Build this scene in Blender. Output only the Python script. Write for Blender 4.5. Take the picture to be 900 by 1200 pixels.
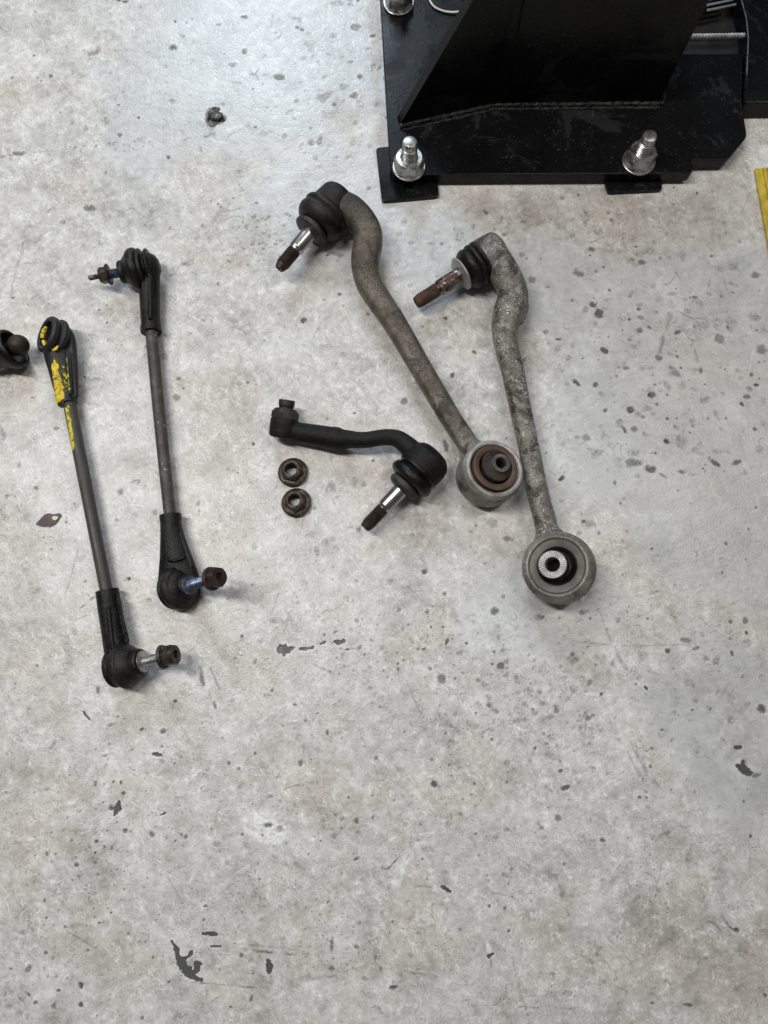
import bpy, bmesh, math, random
import numpy as np
from mathutils import Vector, Matrix, noise as mnoise

# ------------------------------------------------------------------ clear
for o in list(bpy.data.objects):
    bpy.data.objects.remove(o)
scene = bpy.context.scene
COL = scene.collection
R = math.radians
random.seed(7)
rng = np.random.default_rng(11)

# ------------------------------------------------------------------ camera
H = 0.86                      # phone held 0.86 m above the floor
F = 850.0                     # focal length in pixels of a 900 px wide picture
TILT = R(11.6)                # leaning forward from straight down
cam_d = bpy.data.cameras.new('camera')
cam_d.sensor_fit = 'HORIZONTAL'
cam_d.sensor_width = 36.0
cam_d.lens = F / 900 * 36.0
cam_d.clip_start = 0.02
cam_d.clip_end = 60
cam = bpy.data.objects.new('camera', cam_d)
cam.location = (0, 0, H)
cam.rotation_euler = (TILT, 0, 0)
COL.objects.link(cam)
scene.camera = cam

# ------------------------------------------------------------------ world, lamps, exposure
world = bpy.data.worlds.new('World')
scene.world = world
world.use_nodes = True
bg = world.node_tree.nodes['Background']
bg.inputs[0].default_value = (0.98, 0.985, 1.0, 1)
bg.inputs[1].default_value = 0.09

def area(name, loc, target, sx, sy, power, col):
    d = bpy.data.lights.new(name, 'AREA')
    d.shape = 'RECTANGLE'
    d.size, d.size_y = sx, sy
    d.energy = power
    d.color = col
    o = bpy.data.objects.new(name, d)
    o.location = loc
    q = (Vector(target) - Vector(loc)).to_track_quat('-Z', 'Y')
    o.rotation_euler = q.to_euler()
    COL.objects.link(o)
    return o
# two workshop strip lamps either side of the bay, and the cool daylight of the shop door beyond
area('strip_lamp_right', (0.95, 0.65, 2.2), (0.1, 0.3, 0), 0.16, 1.2, 15, (1.0, 0.972, 0.925))
area('strip_lamp_left', (-0.95, 0.50, 2.2), (-0.1, 0.25, 0), 0.16, 1.3, 42, (1.0, 0.972, 0.925))
area('door_daylight', (-0.55, 3.1, 2.1), (-0.1, 0.5, 0), 1.0, 0.95, 62, (0.72, 0.86, 1.0))

vs = scene.view_settings
vs.view_transform = 'Standard'
vs.look = 'None'
vs.exposure = -0.08
vs.gamma = 1.0
vs.use_curve_mapping = False
scene.cycles.use_denoising = True

# ------------------------------------------------------------------ measuring helpers
CT, ST = math.cos(TILT), math.sin(TILT)
def ray(px, py):
    dx, dy = (px - 450) / F, (600 - py) / F
    return Vector((dx, ST + dy * CT, -CT + dy * ST))
def P(px, py, z=0.0):
    r = ray(px, py)
    s = (z - H) / r.z
    return Vector((r.x * s, r.y * s, z))
def S(py, z=0.0):                       # metres that one pixel spans at that row and height
    return (z - H) / ray(450, py).z / F

# ------------------------------------------------------------------ mesh helpers
def catmull(pts, k=6):
    out = []
    n = len(pts)
    for i in range(n - 1):
        p0 = pts[max(i - 1, 0)]; p1 = pts[i]; p2 = pts[i + 1]; p3 = pts[min(i + 2, n - 1)]
        for j in range(k):
            t = j / k
            out.append(tuple(0.5 * ((2 * b) + (c - a) * t + (2 * a - 5 * b + 4 * c - d) * t * t + (3 * b - a - 3 * c + d) * t ** 3)
                             for a, b, c, d in zip(p0, p1, p2, p3)))
    out.append(tuple(pts[-1]))
    return out

def tube(bm, pts, n=24, k=6, cap=True, jitter=0.0, sq=2.0):
    """pts: (Vector, half width, half height)"""
    flat = [(p[0].x, p[0].y, p[0].z, p[1], p[2] if len(p) > 2 else p[1]) for p in pts]
    s = catmull(flat, k) if k > 1 else flat
    c = [Vector(q[:3]) for q in s]
    rings = []
    side0 = None
    for i, q in enumerate(s):
        t = (c[min(i + 1, len(c) - 1)] - c[max(i - 1, 0)]).normalized()
        side = t.cross(Vector((0, 0, 1)))
        if side.length < 0.05:
            side = side0 if side0 else Vector((1, 0, 0))
        side.normalize()
        side0 = side
        up = side.cross(t).normalized()
        ring = []
        for j in range(n):
            a = 2 * math.pi * j / n
            w, h = q[3], q[4]
            if jitter:
                m = 1 + jitter * mnoise.noise(c[i] * 90 + Vector((math.cos(a), math.sin(a), 0)) * 1.3)
                w *= m; h *= m
            ca_, sa_ = math.cos(a), math.sin(a)
            if sq != 2.0:
                ca_ = math.copysign(abs(ca_) ** (2 / sq), ca_); sa_ = math.copysign(abs(sa_) ** (2 / sq), sa_)
            ring.append(bm.verts.new(c[i] + side * (ca_ * w) + up * (sa_ * h)))
        rings.append(ring)
    for a, b in zip(rings, rings[1:]):
        for j in range(n):
            bm.faces.new((a[j], a[(j + 1) % n], b[(j + 1) % n], b[j]))
    if cap:
        bm.faces.new(rings[0][::-1])
        bm.faces.new(rings[-1])
    return rings

def frame(axis):
    a = axis.normalized()
    u = a.cross(Vector((0, 0, 1)))
    if u.length < 1e-3:
        u = Vector((1, 0, 0))
    u.normalize()
    v = a.cross(u).normalized()
    return a, u, v

def lathe(bm, o, axis, prof, n=36, closed=False, rot=0.0, oval=1.0):
    """prof: (distance along the axis, radius) or (distance, radius, 'h') for a hexagon of that corner radius
       or (distance, radius, 'm', corner radius) for a hexagon cut by a circle"""
    a, u, v = frame(axis)
    rings = []
    for q in prof:
        d, r = q[0], q[1]
        if r <= 1e-7:
            rings.append([bm.verts.new(o + a * d)])
            continue
        ring = []
        for j in range(n):
            th = 2 * math.pi * j / n
            rr = r
            if len(q) > 2:
                m = (th + 1e-6) % (math.pi / 3) - math.pi / 6
                hexr = (q[3] if q[2] == 'm' else r) * math.cos(math.pi / 6) / math.cos(m)
                rr = min(r, hexr) if q[2] == 'm' else hexr
            ring.append(bm.verts.new(o + a * d + u * (math.cos(th + rot) * rr) + v * (math.sin(th + rot) * rr * oval)))
        rings.append(ring)
    pairs = list(zip(rings, rings[1:]))
    if closed:
        pairs.append((rings[-1], rings[0]))
    for A, B in pairs:
        if len(A) == 1 and len(B) == 1:
            continue
        for j in range(n):
            k = (j + 1) % n
            if len(A) == 1:
                bm.faces.new((A[0], B[k], B[j]))
            elif len(B) == 1:
                bm.faces.new((A[j], A[k], B[0]))
            else:
                bm.faces.new((A[j], A[k], B[k], B[j]))
    if not closed:
        for r_ in (rings[0], rings[-1]):
            if len(r_) > 1:
                bm.faces.new(r_)
    return rings

def prism(bm, poly, z0, z1):
    lo = [bm.verts.new((p[0], p[1], z0)) for p in poly]
    hi = [bm.verts.new((p[0], p[1], z1)) for p in poly]
    n = len(poly)
    bm.faces.new(lo[::-1]); bm.faces.new(hi)
    for i in range(n):
        bm.faces.new((lo[i], lo[(i + 1) % n], hi[(i + 1) % n], hi[i]))

def round_poly(pts, rad, seg=5):
    """rounds the corners of a polygon; rad per corner or one value"""
    out = []
    n = len(pts)
    for i, p in enumerate(pts):
        r = rad[i] if isinstance(rad, (list, tuple)) else rad
        p = Vector(p[:2]); a = Vector(pts[i - 1][:2]); b = Vector(pts[(i + 1) % n][:2])
        if r <= 0:
            out.append(p); continue
        da, db = (a - p), (b - p)
        l = min(r, da.length * 0.45, db.length * 0.45)
        pa, pb = p + da.normalized() * l, p + db.normalized() * l
        for j in range(seg + 1):
            t = j / seg
            out.append((1 - t) ** 2 * pa + 2 * t * (1 - t) * p + t * t * pb)
    return out

def link(name, bm, mat, parent=None, smooth=True, angle=35, bevel=0.0, remesh=0.0, smooth_it=0, recalc=True):
    if recalc:
        bmesh.ops.recalc_face_normals(bm, faces=bm.faces[:])
    if parent is not None:
        base = Vector((0, 0, 0)); q = parent
        while q is not None:
            base += q.location; q = q.parent
        bmesh.ops.translate(bm, verts=bm.verts[:], vec=-base)
    me = bpy.data.meshes.new(name)
    bm.to_mesh(me); bm.free()
    o = bpy.data.objects.new(name, me)
    COL.objects.link(o)
    if parent is not None:
        o.parent = parent
    if bevel: angle = 20
    if remesh or bevel:
        if remesh:
            m = o.modifiers.new('remesh', 'REMESH'); m.mode = 'VOXEL'; m.voxel_size = remesh
            m.use_smooth_shade = True
            if smooth_it:
                s = o.modifiers.new('smooth', 'SMOOTH'); s.factor = 0.5; s.iterations = smooth_it
        else:
            m = o.modifiers.new('bevel', 'BEVEL'); m.width = bevel; m.segments = 2; m.limit_method = 'ANGLE'; m.angle_limit = R(30)
        dg = bpy.context.evaluated_depsgraph_get()
        new = bpy.data.meshes.new_from_object(o.evaluated_get(dg))
        o.modifiers.clear()
        o.data = new
        new.name = name
        bpy.data.meshes.remove(me)
        me = new
    me.materials.clear()
    me.materials.append(mat)
    if smooth:
        me.shade_smooth()
        if not remesh:
            me.set_sharp_from_angle(angle=R(angle))
    return o

def thing(name, label, cat, loc, group=None):
    o = bpy.data.objects.new(name, None)
    o.empty_display_size = 0.02
    o.location = loc
    COL.objects.link(o)
    o['label'] = label; o['category'] = cat
    if group: o['group'] = group
    return o
def tag(o, label=None, cat=None, group=None, kind=None):
    if label: o['label'] = label
    if cat: o['category'] = cat
    if group: o['group'] = group
    if kind: o['kind'] = kind
    return o
def recentre(o, c):
    """moves a one-mesh thing's origin to c"""
    o.data.transform(Matrix.Translation(-Vector(c)))
    o.location = c
    return o

# ------------------------------------------------------------------ materials
class N:
    """tiny node-graph helper"""
    def __init__(s, name):
        s.m = bpy.data.materials.new(name); s.m.use_nodes = True
        s.t = s.m.node_tree; s.n = s.t.nodes; s.l = s.t.links
        s.b = s.n['Principled BSDF']
        s.co = s.n.new('ShaderNodeTexCoord').outputs['Object']
    def put(s, sock, v):
        if hasattr(v, 'is_output'): s.l.new(v, sock)
        elif isinstance(v, (tuple, list)) and sock.type == 'RGBA' and len(v) == 3: sock.default_value = (*v, 1)
        else: sock.default_value = v
    dim = '3D'
    def noise(s, scale, detail=4, rough=0.55, dist=0.0, co=None, off=0.0):
        k = s.n.new('ShaderNodeTexNoise'); co = s.co if co is None else co; k.noise_dimensions = s.dim
        if off: co = s.vadd(co, (off, off * 1.7, off * 0.6))
        s.l.new(co, k.inputs['Vector'])
        k.inputs['Scale'].default_value = scale; k.inputs['Detail'].default_value = detail
        k.inputs['Roughness'].default_value = rough; k.inputs['Distortion'].default_value = dist
        return k.outputs['Fac']
    def vor(s, scale, feature='F1', co=None, out='Distance', rnd=1.0):
        k = s.n.new('ShaderNodeTexVoronoi'); k.feature = feature; k.voronoi_dimensions = s.dim
        s.l.new(s.co if co is None else co, k.inputs['Vector']); k.inputs['Scale'].default_value = scale
        k.inputs['Randomness'].default_value = rnd
        return k.outputs[out]
    def vadd(s, v, c):
        k = s.n.new('ShaderNodeVectorMath'); k.operation = 'ADD'; s.put(k.inputs[0], v); s.put(k.inputs[1], c); return k.outputs[0]
    def vmul(s, v, c):
        k = s.n.new('ShaderNodeVectorMath'); k.operation = 'MULTIPLY'; s.put(k.inputs[0], v); s.put(k.inputs[1], c); return k.outputs[0]
    def rotz(s, v, a):
        k = s.n.new('ShaderNodeVectorRotate'); k.rotation_type = 'Z_AXIS'; s.put(k.inputs['Vector'], v); k.inputs['Angle'].default_value = a; return k.outputs[0]
    def warp(s, scale, amp, co=None):
        k = s.n.new('ShaderNodeTexNoise'); s.l.new(s.co if co is None else co, k.inputs['Vector']); k.inputs['Scale'].default_value = scale; k.noise_dimensions = s.dim
        k.inputs['Detail'].default_value = 2
        d = s.vadd(k.outputs['Color'], (-0.5, -0.5, -0.5))
        return s.vadd(s.co if co is None else co, s.vmul(d, (amp, amp, amp)))
    def math(s, op, a, b=0.0, c=None, clamp=False):
        k = s.n.new('ShaderNodeMath'); k.operation = op; k.use_clamp = clamp
        s.put(k.inputs[0], a); s.put(k.inputs[1], b)
        if c is not None: s.put(k.inputs[2], c)
        return k.outputs[0]
    def step(s, v, a, b, lo=0.0, hi=1.0):
        k = s.n.new('ShaderNodeMapRange'); k.interpolation_type = 'SMOOTHSTEP'
        s.put(k.inputs['Value'], v); k.inputs['From Min'].default_value = a; k.inputs['From Max'].default_value = b
        k.inputs['To Min'].default_value = lo; k.inputs['To Max'].default_value = hi
        return k.outputs['Result']
    def mix(s, f, a, b):
        k = s.n.new('ShaderNodeMix'); k.data_type = 'RGBA'
        s.put(k.inputs[0], f); s.put(k.inputs[6], a); s.put(k.inputs[7], b)
        return k.outputs[2]
    def mul(s, a, b, f=1.0):
        k = s.n.new('ShaderNodeMix'); k.data_type = 'RGBA'; k.blend_type = 'MULTIPLY'
        s.put(k.inputs[0], f); s.put(k.inputs[6], a); s.put(k.inputs[7], b)
        return k.outputs[2]
    def ramp(s, v, *stops):
        k = s.n.new('ShaderNodeValToRGB'); s.l.new(v, k.inputs[0]); e = k.color_ramp.elements
        while len(e) < len(stops): e.new(0.5)
        for el, (p, c) in zip(e, stops): el.position = p; el.color = (*c, 1)
        return k.outputs[0]
    def sep(s, v):
        k = s.n.new('ShaderNodeSeparateXYZ'); s.l.new(v, k.inputs[0]); return k.outputs
    def bump(s, h, dist, strength=1.0, prev=None):
        k = s.n.new('ShaderNodeBump'); s.put(k.inputs['Height'], h); k.inputs['Distance'].default_value = dist
        k.inputs['Strength'].default_value = strength
        if prev is not None: s.l.new(prev, k.inputs['Normal'])
        return k.outputs[0]
    def out(s, col=None, rough=None, metal=None, normal=None, spec=None):
        for key, v in (('Base Color', col), ('Roughness', rough), ('Metallic', metal), ('Normal', normal), ('Specular IOR Level', spec)):
            if v is not None: s.put(s.b.inputs[key], v)
        return s.m

def mat_rubber(name, a, b, rough=(0.5, 0.75), dust=None, dust_amt=0.3, bump=0.0003, scale=120):
    g = N(name)
    n = g.noise(scale, 6, 0.6); n2 = g.noise(38, 6, 0.68, 0.4, off=3)
    a, b = tuple(x * .62 for x in a), tuple(x * .62 for x in b)
    c = g.mix(n, a, b)
    if dust:
        dust = tuple(x * .75 for x in dust)
        c = g.mix(g.math('MULTIPLY', g.step(g.math('ADD', n2, g.math('MULTIPLY', n, 0.45)), 0.62, 0.88), min(1.0, dust_amt * 1.9)), c, dust)
    r = g.step(n2, 0.3, 0.7, rough[0], rough[1])
    return g.out(c, r, 0.0, g.bump(g.math('ADD', g.noise(420, 4, 0.6), g.math('MULTIPLY', n2, 1.5)), bump * 2.0), 0.22)

def mat_metal(name, stops, metal=0.5, rough=(0.4, 0.65), scale=60, bump=0.0005, speck=None, speck_thr=(0.6, 0.68), speck_scale=420, stain=None, stain_thr=(0.52, 0.7), stain_scale=18, near=None):
    g = N(name)
    n = g.noise(scale, 8, 0.65, 0.3)
    c = g.ramp(n, *stops)
    for near in ([] if not near else near if isinstance(near, list) else [near]):
        dn = g.n.new('ShaderNodeVectorMath'); dn.operation = 'DISTANCE'; g.l.new(g.co, dn.inputs[0]); dn.inputs[1].default_value = tuple(near[0])
        dd = g.math('ADD', dn.outputs['Value'], g.math('MULTIPLY', g.math('SUBTRACT', g.noise(40, 5, 0.65, off=14), 0.5), 0.03))
        c = g.mix(g.step(dd, near[1], near[2], 1, 0), c, g.ramp(n, *near[3]))
    r = g.step(g.noise(scale * 0.7, 5, 0.6, off=5), 0.3, 0.7, *rough)
    hsum = g.noise(300, 6, 0.7)
    if stain:
        f = g.step(g.noise(stain_scale, 6, 0.65, 0.6, off=9), *stain_thr)
        c = g.mix(f, c, stain)
    if speck:
        w = g.noise(36, 5, 0.65, off=2)
        f = g.step(g.math('ADD', g.noise(speck_scale, 3, 0.65, off=1), g.math('MULTIPLY', w, 0.55)), speck_thr[0] + 0.27, speck_thr[1] + 0.27)
        c = g.mix(f, c, speck)
        hsum = g.math('ADD', hsum, f)
    return g.out(c, r, metal, g.bump(hsum, bump), 0.45)

M = {}
M['arm_rim'] = mat_metal('scuffed_pale_aluminium', ((0.25, (0.14, 0.13, 0.115)), (0.5, (0.30, 0.285, 0.26)), (0.78, (0.48, 0.465, 0.435))), 0.4, (0.4, 0.6), 55, 0.0005, stain=(0.09, 0.075, 0.06))
M['eye_rim_speckled'] = mat_metal('scuffed_speckled_rim', ((0.25, (0.07, 0.06, 0.05)), (0.5, (0.17, 0.155, 0.134)), (0.75, (0.36, 0.34, 0.305))), 0.35, (0.4, 0.62), 38, 0.0007, speck=(0.45, 0.43, 0.39), speck_thr=(0.58, 0.66), speck_scale=480, stain=(0.06, 0.05, 0.042), stain_thr=(0.55, 0.68))
M['bush_grey'] = mat_metal('dull_grey_bush_sleeve', ((0.3, (0.065, 0.058, 0.049)), (0.7, (0.135, 0.124, 0.108))), 0.3, (0.5, 0.7), 50, 0.0003)
M['rust'] = mat_metal('rust', ((0.25, (0.020, 0.012, 0.009)), (0.5, (0.060, 0.031, 0.021)), (0.78, (0.13, 0.072, 0.047))), 0.1, (0.6, 0.85), 80, 0.0006)
M['rust_bush'] = mat_metal('rusty_bush_shell', ((0.25, (0.035, 0.020, 0.014)), (0.5, (0.070, 0.040, 0.026)), (0.78, (0.13, 0.082, 0.055))), 0.2, (0.4, 0.65), 40, 0.0003)
M['rust_dark'] = mat_metal('dark_rusty_steel', ((0.25, (0.012, 0.008, 0.007)), (0.55, (0.035, 0.022, 0.017)), (0.8, (0.085, 0.052, 0.038))), 0.35, (0.45, 0.7), 110, 0.0005)
M['nut_dark'] = mat_metal('oily_dark_nut_steel', ((0.25, (0.014, 0.0095, 0.007)), (0.5, (0.042, 0.029, 0.021)), (0.78, (0.15, 0.115, 0.088))), 0.5, (0.3, 0.55), 130, 0.0005)
M['bolt_black'] = mat_metal('black_phosphate_bolt', ((0.3, (0.010, 0.009, 0.009)), (0.7, (0.03, 0.026, 0.023))), 0.3, (0.45, 0.65), 100, 0.0004)
M['chrome'] = mat_metal('polished_pin', ((0.3, (0.36, 0.35, 0.335)), (0.7, (0.52, 0.51, 0.49))), 1.0, (0.26, 0.36), 60, 0.00001)
M['pin_scuffed'] = mat_metal('scuffed_rusty_pin', ((0.3, (0.13, 0.11, 0.10)), (0.55, (0.32, 0.29, 0.28)), (0.75, (0.50, 0.48, 0.47))), 0.9, (0.22, 0.45), 70, 0.0002, stain=(0.060, 0.035, 0.028), stain_thr=(0.47, 0.57), stain_scale=60)
M['zinc'] = mat_metal('zinc_plating', ((0.25, (0.26, 0.26, 0.25)), (0.5, (0.40, 0.40, 0.385)), (0.75, (0.54, 0.54, 0.52))), 0.85, (0.24, 0.4), 140, 0.0003, stain=(0.17, 0.15, 0.125), stain_thr=(0.53, 0.64), stain_scale=60)
M['zinc_grey'] = mat_metal('dull_zinc_collar', ((0.25, (0.25, 0.24, 0.23)), (0.75, (0.46, 0.45, 0.43))), 0.6, (0.4, 0.6), 100, 0.0006)
M['blue_zinc'] = mat_metal('blue_passivated_stud', ((0.25, (0.025, 0.03, 0.045)), (0.5, (0.075, 0.092, 0.135)), (0.75, (0.24, 0.29, 0.38))), 0.7, (0.3, 0.5), 130, 0.0003)
M['rod_grey'] = mat_metal('weathered_black_rod', ((0.25, (0.022, 0.019, 0.016)), (0.45, (0.048, 0.043, 0.037)), (0.6, (0.072, 0.066, 0.058)), (0.8, (0.13, 0.12, 0.105))), 0.2, (0.42, 0.65), 110, 0.0006,
                          speck=(0.30, 0.285, 0.26), speck_thr=(0.66, 0.71), speck_scale=300, stain=(0.052, 0.034, 0.024), stain_thr=(0.52, 0.64), stain_scale=30)
M['rubber'] = mat_rubber('boot_rubber', (0.004, 0.0038, 0.0035), (0.008, 0.0074, 0.0066), (0.28, 0.42), (0.026, 0.023, 0.02), 0.25)
M['rubber_brown'] = mat_rubber('dusty_boot_rubber', (0.0065, 0.0055, 0.0046), (0.013, 0.011, 0.0092), (0.32, 0.5), (0.04, 0.034, 0.028), 0.3)
M['rubber_grey'] = mat_rubber('grey_boot_collar', (0.020, 0.019, 0.018), (0.038, 0.036, 0.033), (0.4, 0.55), (0.08, 0.075, 0.07), 0.4)
M['housing_brown'] = mat_rubber('dark_brown_housing', (0.010, 0.0083, 0.0067), (0.021, 0.0175, 0.0142), (0.45, 0.62), (0.05, 0.043, 0.035), 0.3, 0.0005)
M['black_steel'] = mat_rubber('black_coated_steel', (0.005, 0.0048, 0.0046), (0.0105, 0.0098, 0.009), (0.5, 0.68), (0.024, 0.021, 0.018), 0.3, 0.0005, 80)
M['plastic'] = mat_rubber('black_moulded_plastic', (0.0045, 0.0045, 0.0048), (0.009, 0.009, 0.0095), (0.32, 0.5), (0.028, 0.026, 0.025), 0.3, 0.0004, 70)
M['bore'] = mat_rubber('black_bore', (0.004, 0.004, 0.004), (0.006, 0.006, 0.006), (0.8, 0.9))
M['cream_wire'] = mat_metal('cream_wire', ((0.3, (0.45, 0.43, 0.38)), (0.7, (0.66, 0.64, 0.58))), 0.0, (0.5, 0.6), 100, 0.0002)
M['rope'] = mat_metal('steel_rope', ((0.25, (0.22, 0.22, 0.22)), (0.75, (0.55, 0.55, 0.55))), 0.8, (0.3, 0.5), 120, 0.0002)

def machine_black():
    g = N('machine_black_paint')
    n = g.noise(30, 6, 0.6, 0.5); f = g.noise(240, 5, 0.6)
    c = g.mix(n, (0.0028, 0.003, 0.0034), (0.0058, 0.006, 0.0068))
    dust = g.math('MULTIPLY', g.step(g.noise(14, 7, 0.7, 0.8, off=4), 0.555, 0.60), 0.6)
    c = g.mix(dust, c, (0.017, 0.018, 0.0195))
    sp = g.step(g.math('ADD', g.noise(520, 2, 0.5, off=6), g.math('MULTIPLY', n, 0.2)), 0.80, 0.84)
    c = g.mix(sp, c, (0.10, 0.10, 0.095))
    r = g.math('ADD', g.step(n, 0.3, 0.7, 0.20, 0.34), g.math('MULTIPLY', dust, 0.3))
    return g.out(c, r, 0.0, g.bump(f, 0.00012), 0.16)
M['machine'] = machine_black()
M['weld'] = mat_rubber('painted_weld', (0.006, 0.006, 0.007), (0.014, 0.014, 0.015), (0.25, 0.45), (0.04, 0.04, 0.038), 0.4, 0.0006, 200)
M['recess'] = mat_metal('rusty_recess_steel', ((0.3, (0.006, 0.005, 0.0045)), (0.6, (0.018, 0.013, 0.011)), (0.8, (0.045, 0.03, 0.024))), 0.2, (0.5, 0.7), 50, 0.0006)

def yellow_enamel():
    g = N('worn_yellow_enamel')
    n = g.noise(60, 6, 0.65, 0.4)
    c = g.ramp(n, (0.25, (0.28, 0.19, 0.014)), (0.5, (0.47, 0.335, 0.028)), (0.8, (0.60, 0.46, 0.08)))
    d = g.step(g.noise(150, 6, 0.7, 0.5, off=4), 0.58, 0.68)
    c = g.mix(d, c, (0.12, 0.085, 0.02))
    return g.out(c, g.step(n, 0.3, 0.7, 0.4, 0.6), 0.0, g.bump(g.noise(300, 4, 0.6), 0.0003))
M['yellow'] = yellow_enamel()

def yellow_blob():
    g = N('thick_yellow_marking_paint')
    n = g.noise(160, 6, 0.65, 0.5)
    c = g.ramp(n, (0.25, (0.34, 0.20, 0.006)), (0.45, (0.62, 0.43, 0.008)), (0.75, (0.85, 0.66, 0.02)))
    d = g.step(g.noise(170, 6, 0.72, 0.5, off=7), 0.51, 0.60)
    c = g.mix(d, c, (0.05, 0.04, 0.012))
    return g.out(c, 0.42, 0.0, g.bump(g.noise(420, 4, 0.65), 0.0012))
M['paint_blob'] = yellow_blob()

def painted(name, base, a, b, width, thr=(0.50, 0.58), sc=120):
    """base look with streaks of yellow marking paint near the line a-b (object space)"""
    g = N(name)
    n = g.noise(90, 6, 0.6); n2 = g.noise(26, 4, 0.6, 0.4, off=3)
    c = g.mix(n, base[0], base[1])
    c = g.mix(g.math('MULTIPLY', g.step(n2, 0.5, 0.8), 0.35), c, base[2])
    ab = (b - a); L = ab.length; d = ab / L
    # distance to the line: | (p-a) x d |
    k = g.n.new('ShaderNodeVectorMath'); k.operation = 'CROSS_PRODUCT'
    pa = g.vadd(g.co, tuple(-a))
    g.l.new(pa, k.inputs[0]); k.inputs[1].default_value = tuple(d)
    ln = g.n.new('ShaderNodeVectorMath'); ln.operation = 'LENGTH'; g.l.new(k.outputs[0], ln.inputs[0])
    dt = g.n.new('ShaderNodeVectorMath'); dt.operation = 'DOT_PRODUCT'; g.l.new(pa, dt.inputs[0]); dt.inputs[1].default_value = tuple(d)
    inside = g.math('MULTIPLY', g.step(dt.outputs['Value'], -0.004, 0.004), g.step(dt.outputs['Value'], L - 0.012, L, 1, 0))
    near = g.math('MULTIPLY', g.step(ln.outputs['Value'], width * 0.4, width, 1, 0), inside)
    f = g.step(g.math('ADD', g.math('MULTIPLY', g.noise(sc, 5, 0.65, 0.8, off=8), 0.6), g.math('MULTIPLY', near, 0.32)), thr[0], thr[1])
    f = g.math('MULTIPLY', f, g.step(near, 0.02, 0.2))
    c = g.mix(f, c, g.mix(g.noise(300, 3, 0.6, off=2), (0.40, 0.32, 0.02), (0.66, 0.58, 0.06)))
    h = g.math('ADD', g.math('MULTIPLY', g.noise(380, 5, 0.65), 0.4), f)
    return g.out(c, g.step(n2, 0.3, 0.7, 0.42, 0.62), 0.0, g.bump(h, 0.0005), 0.35)

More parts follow.
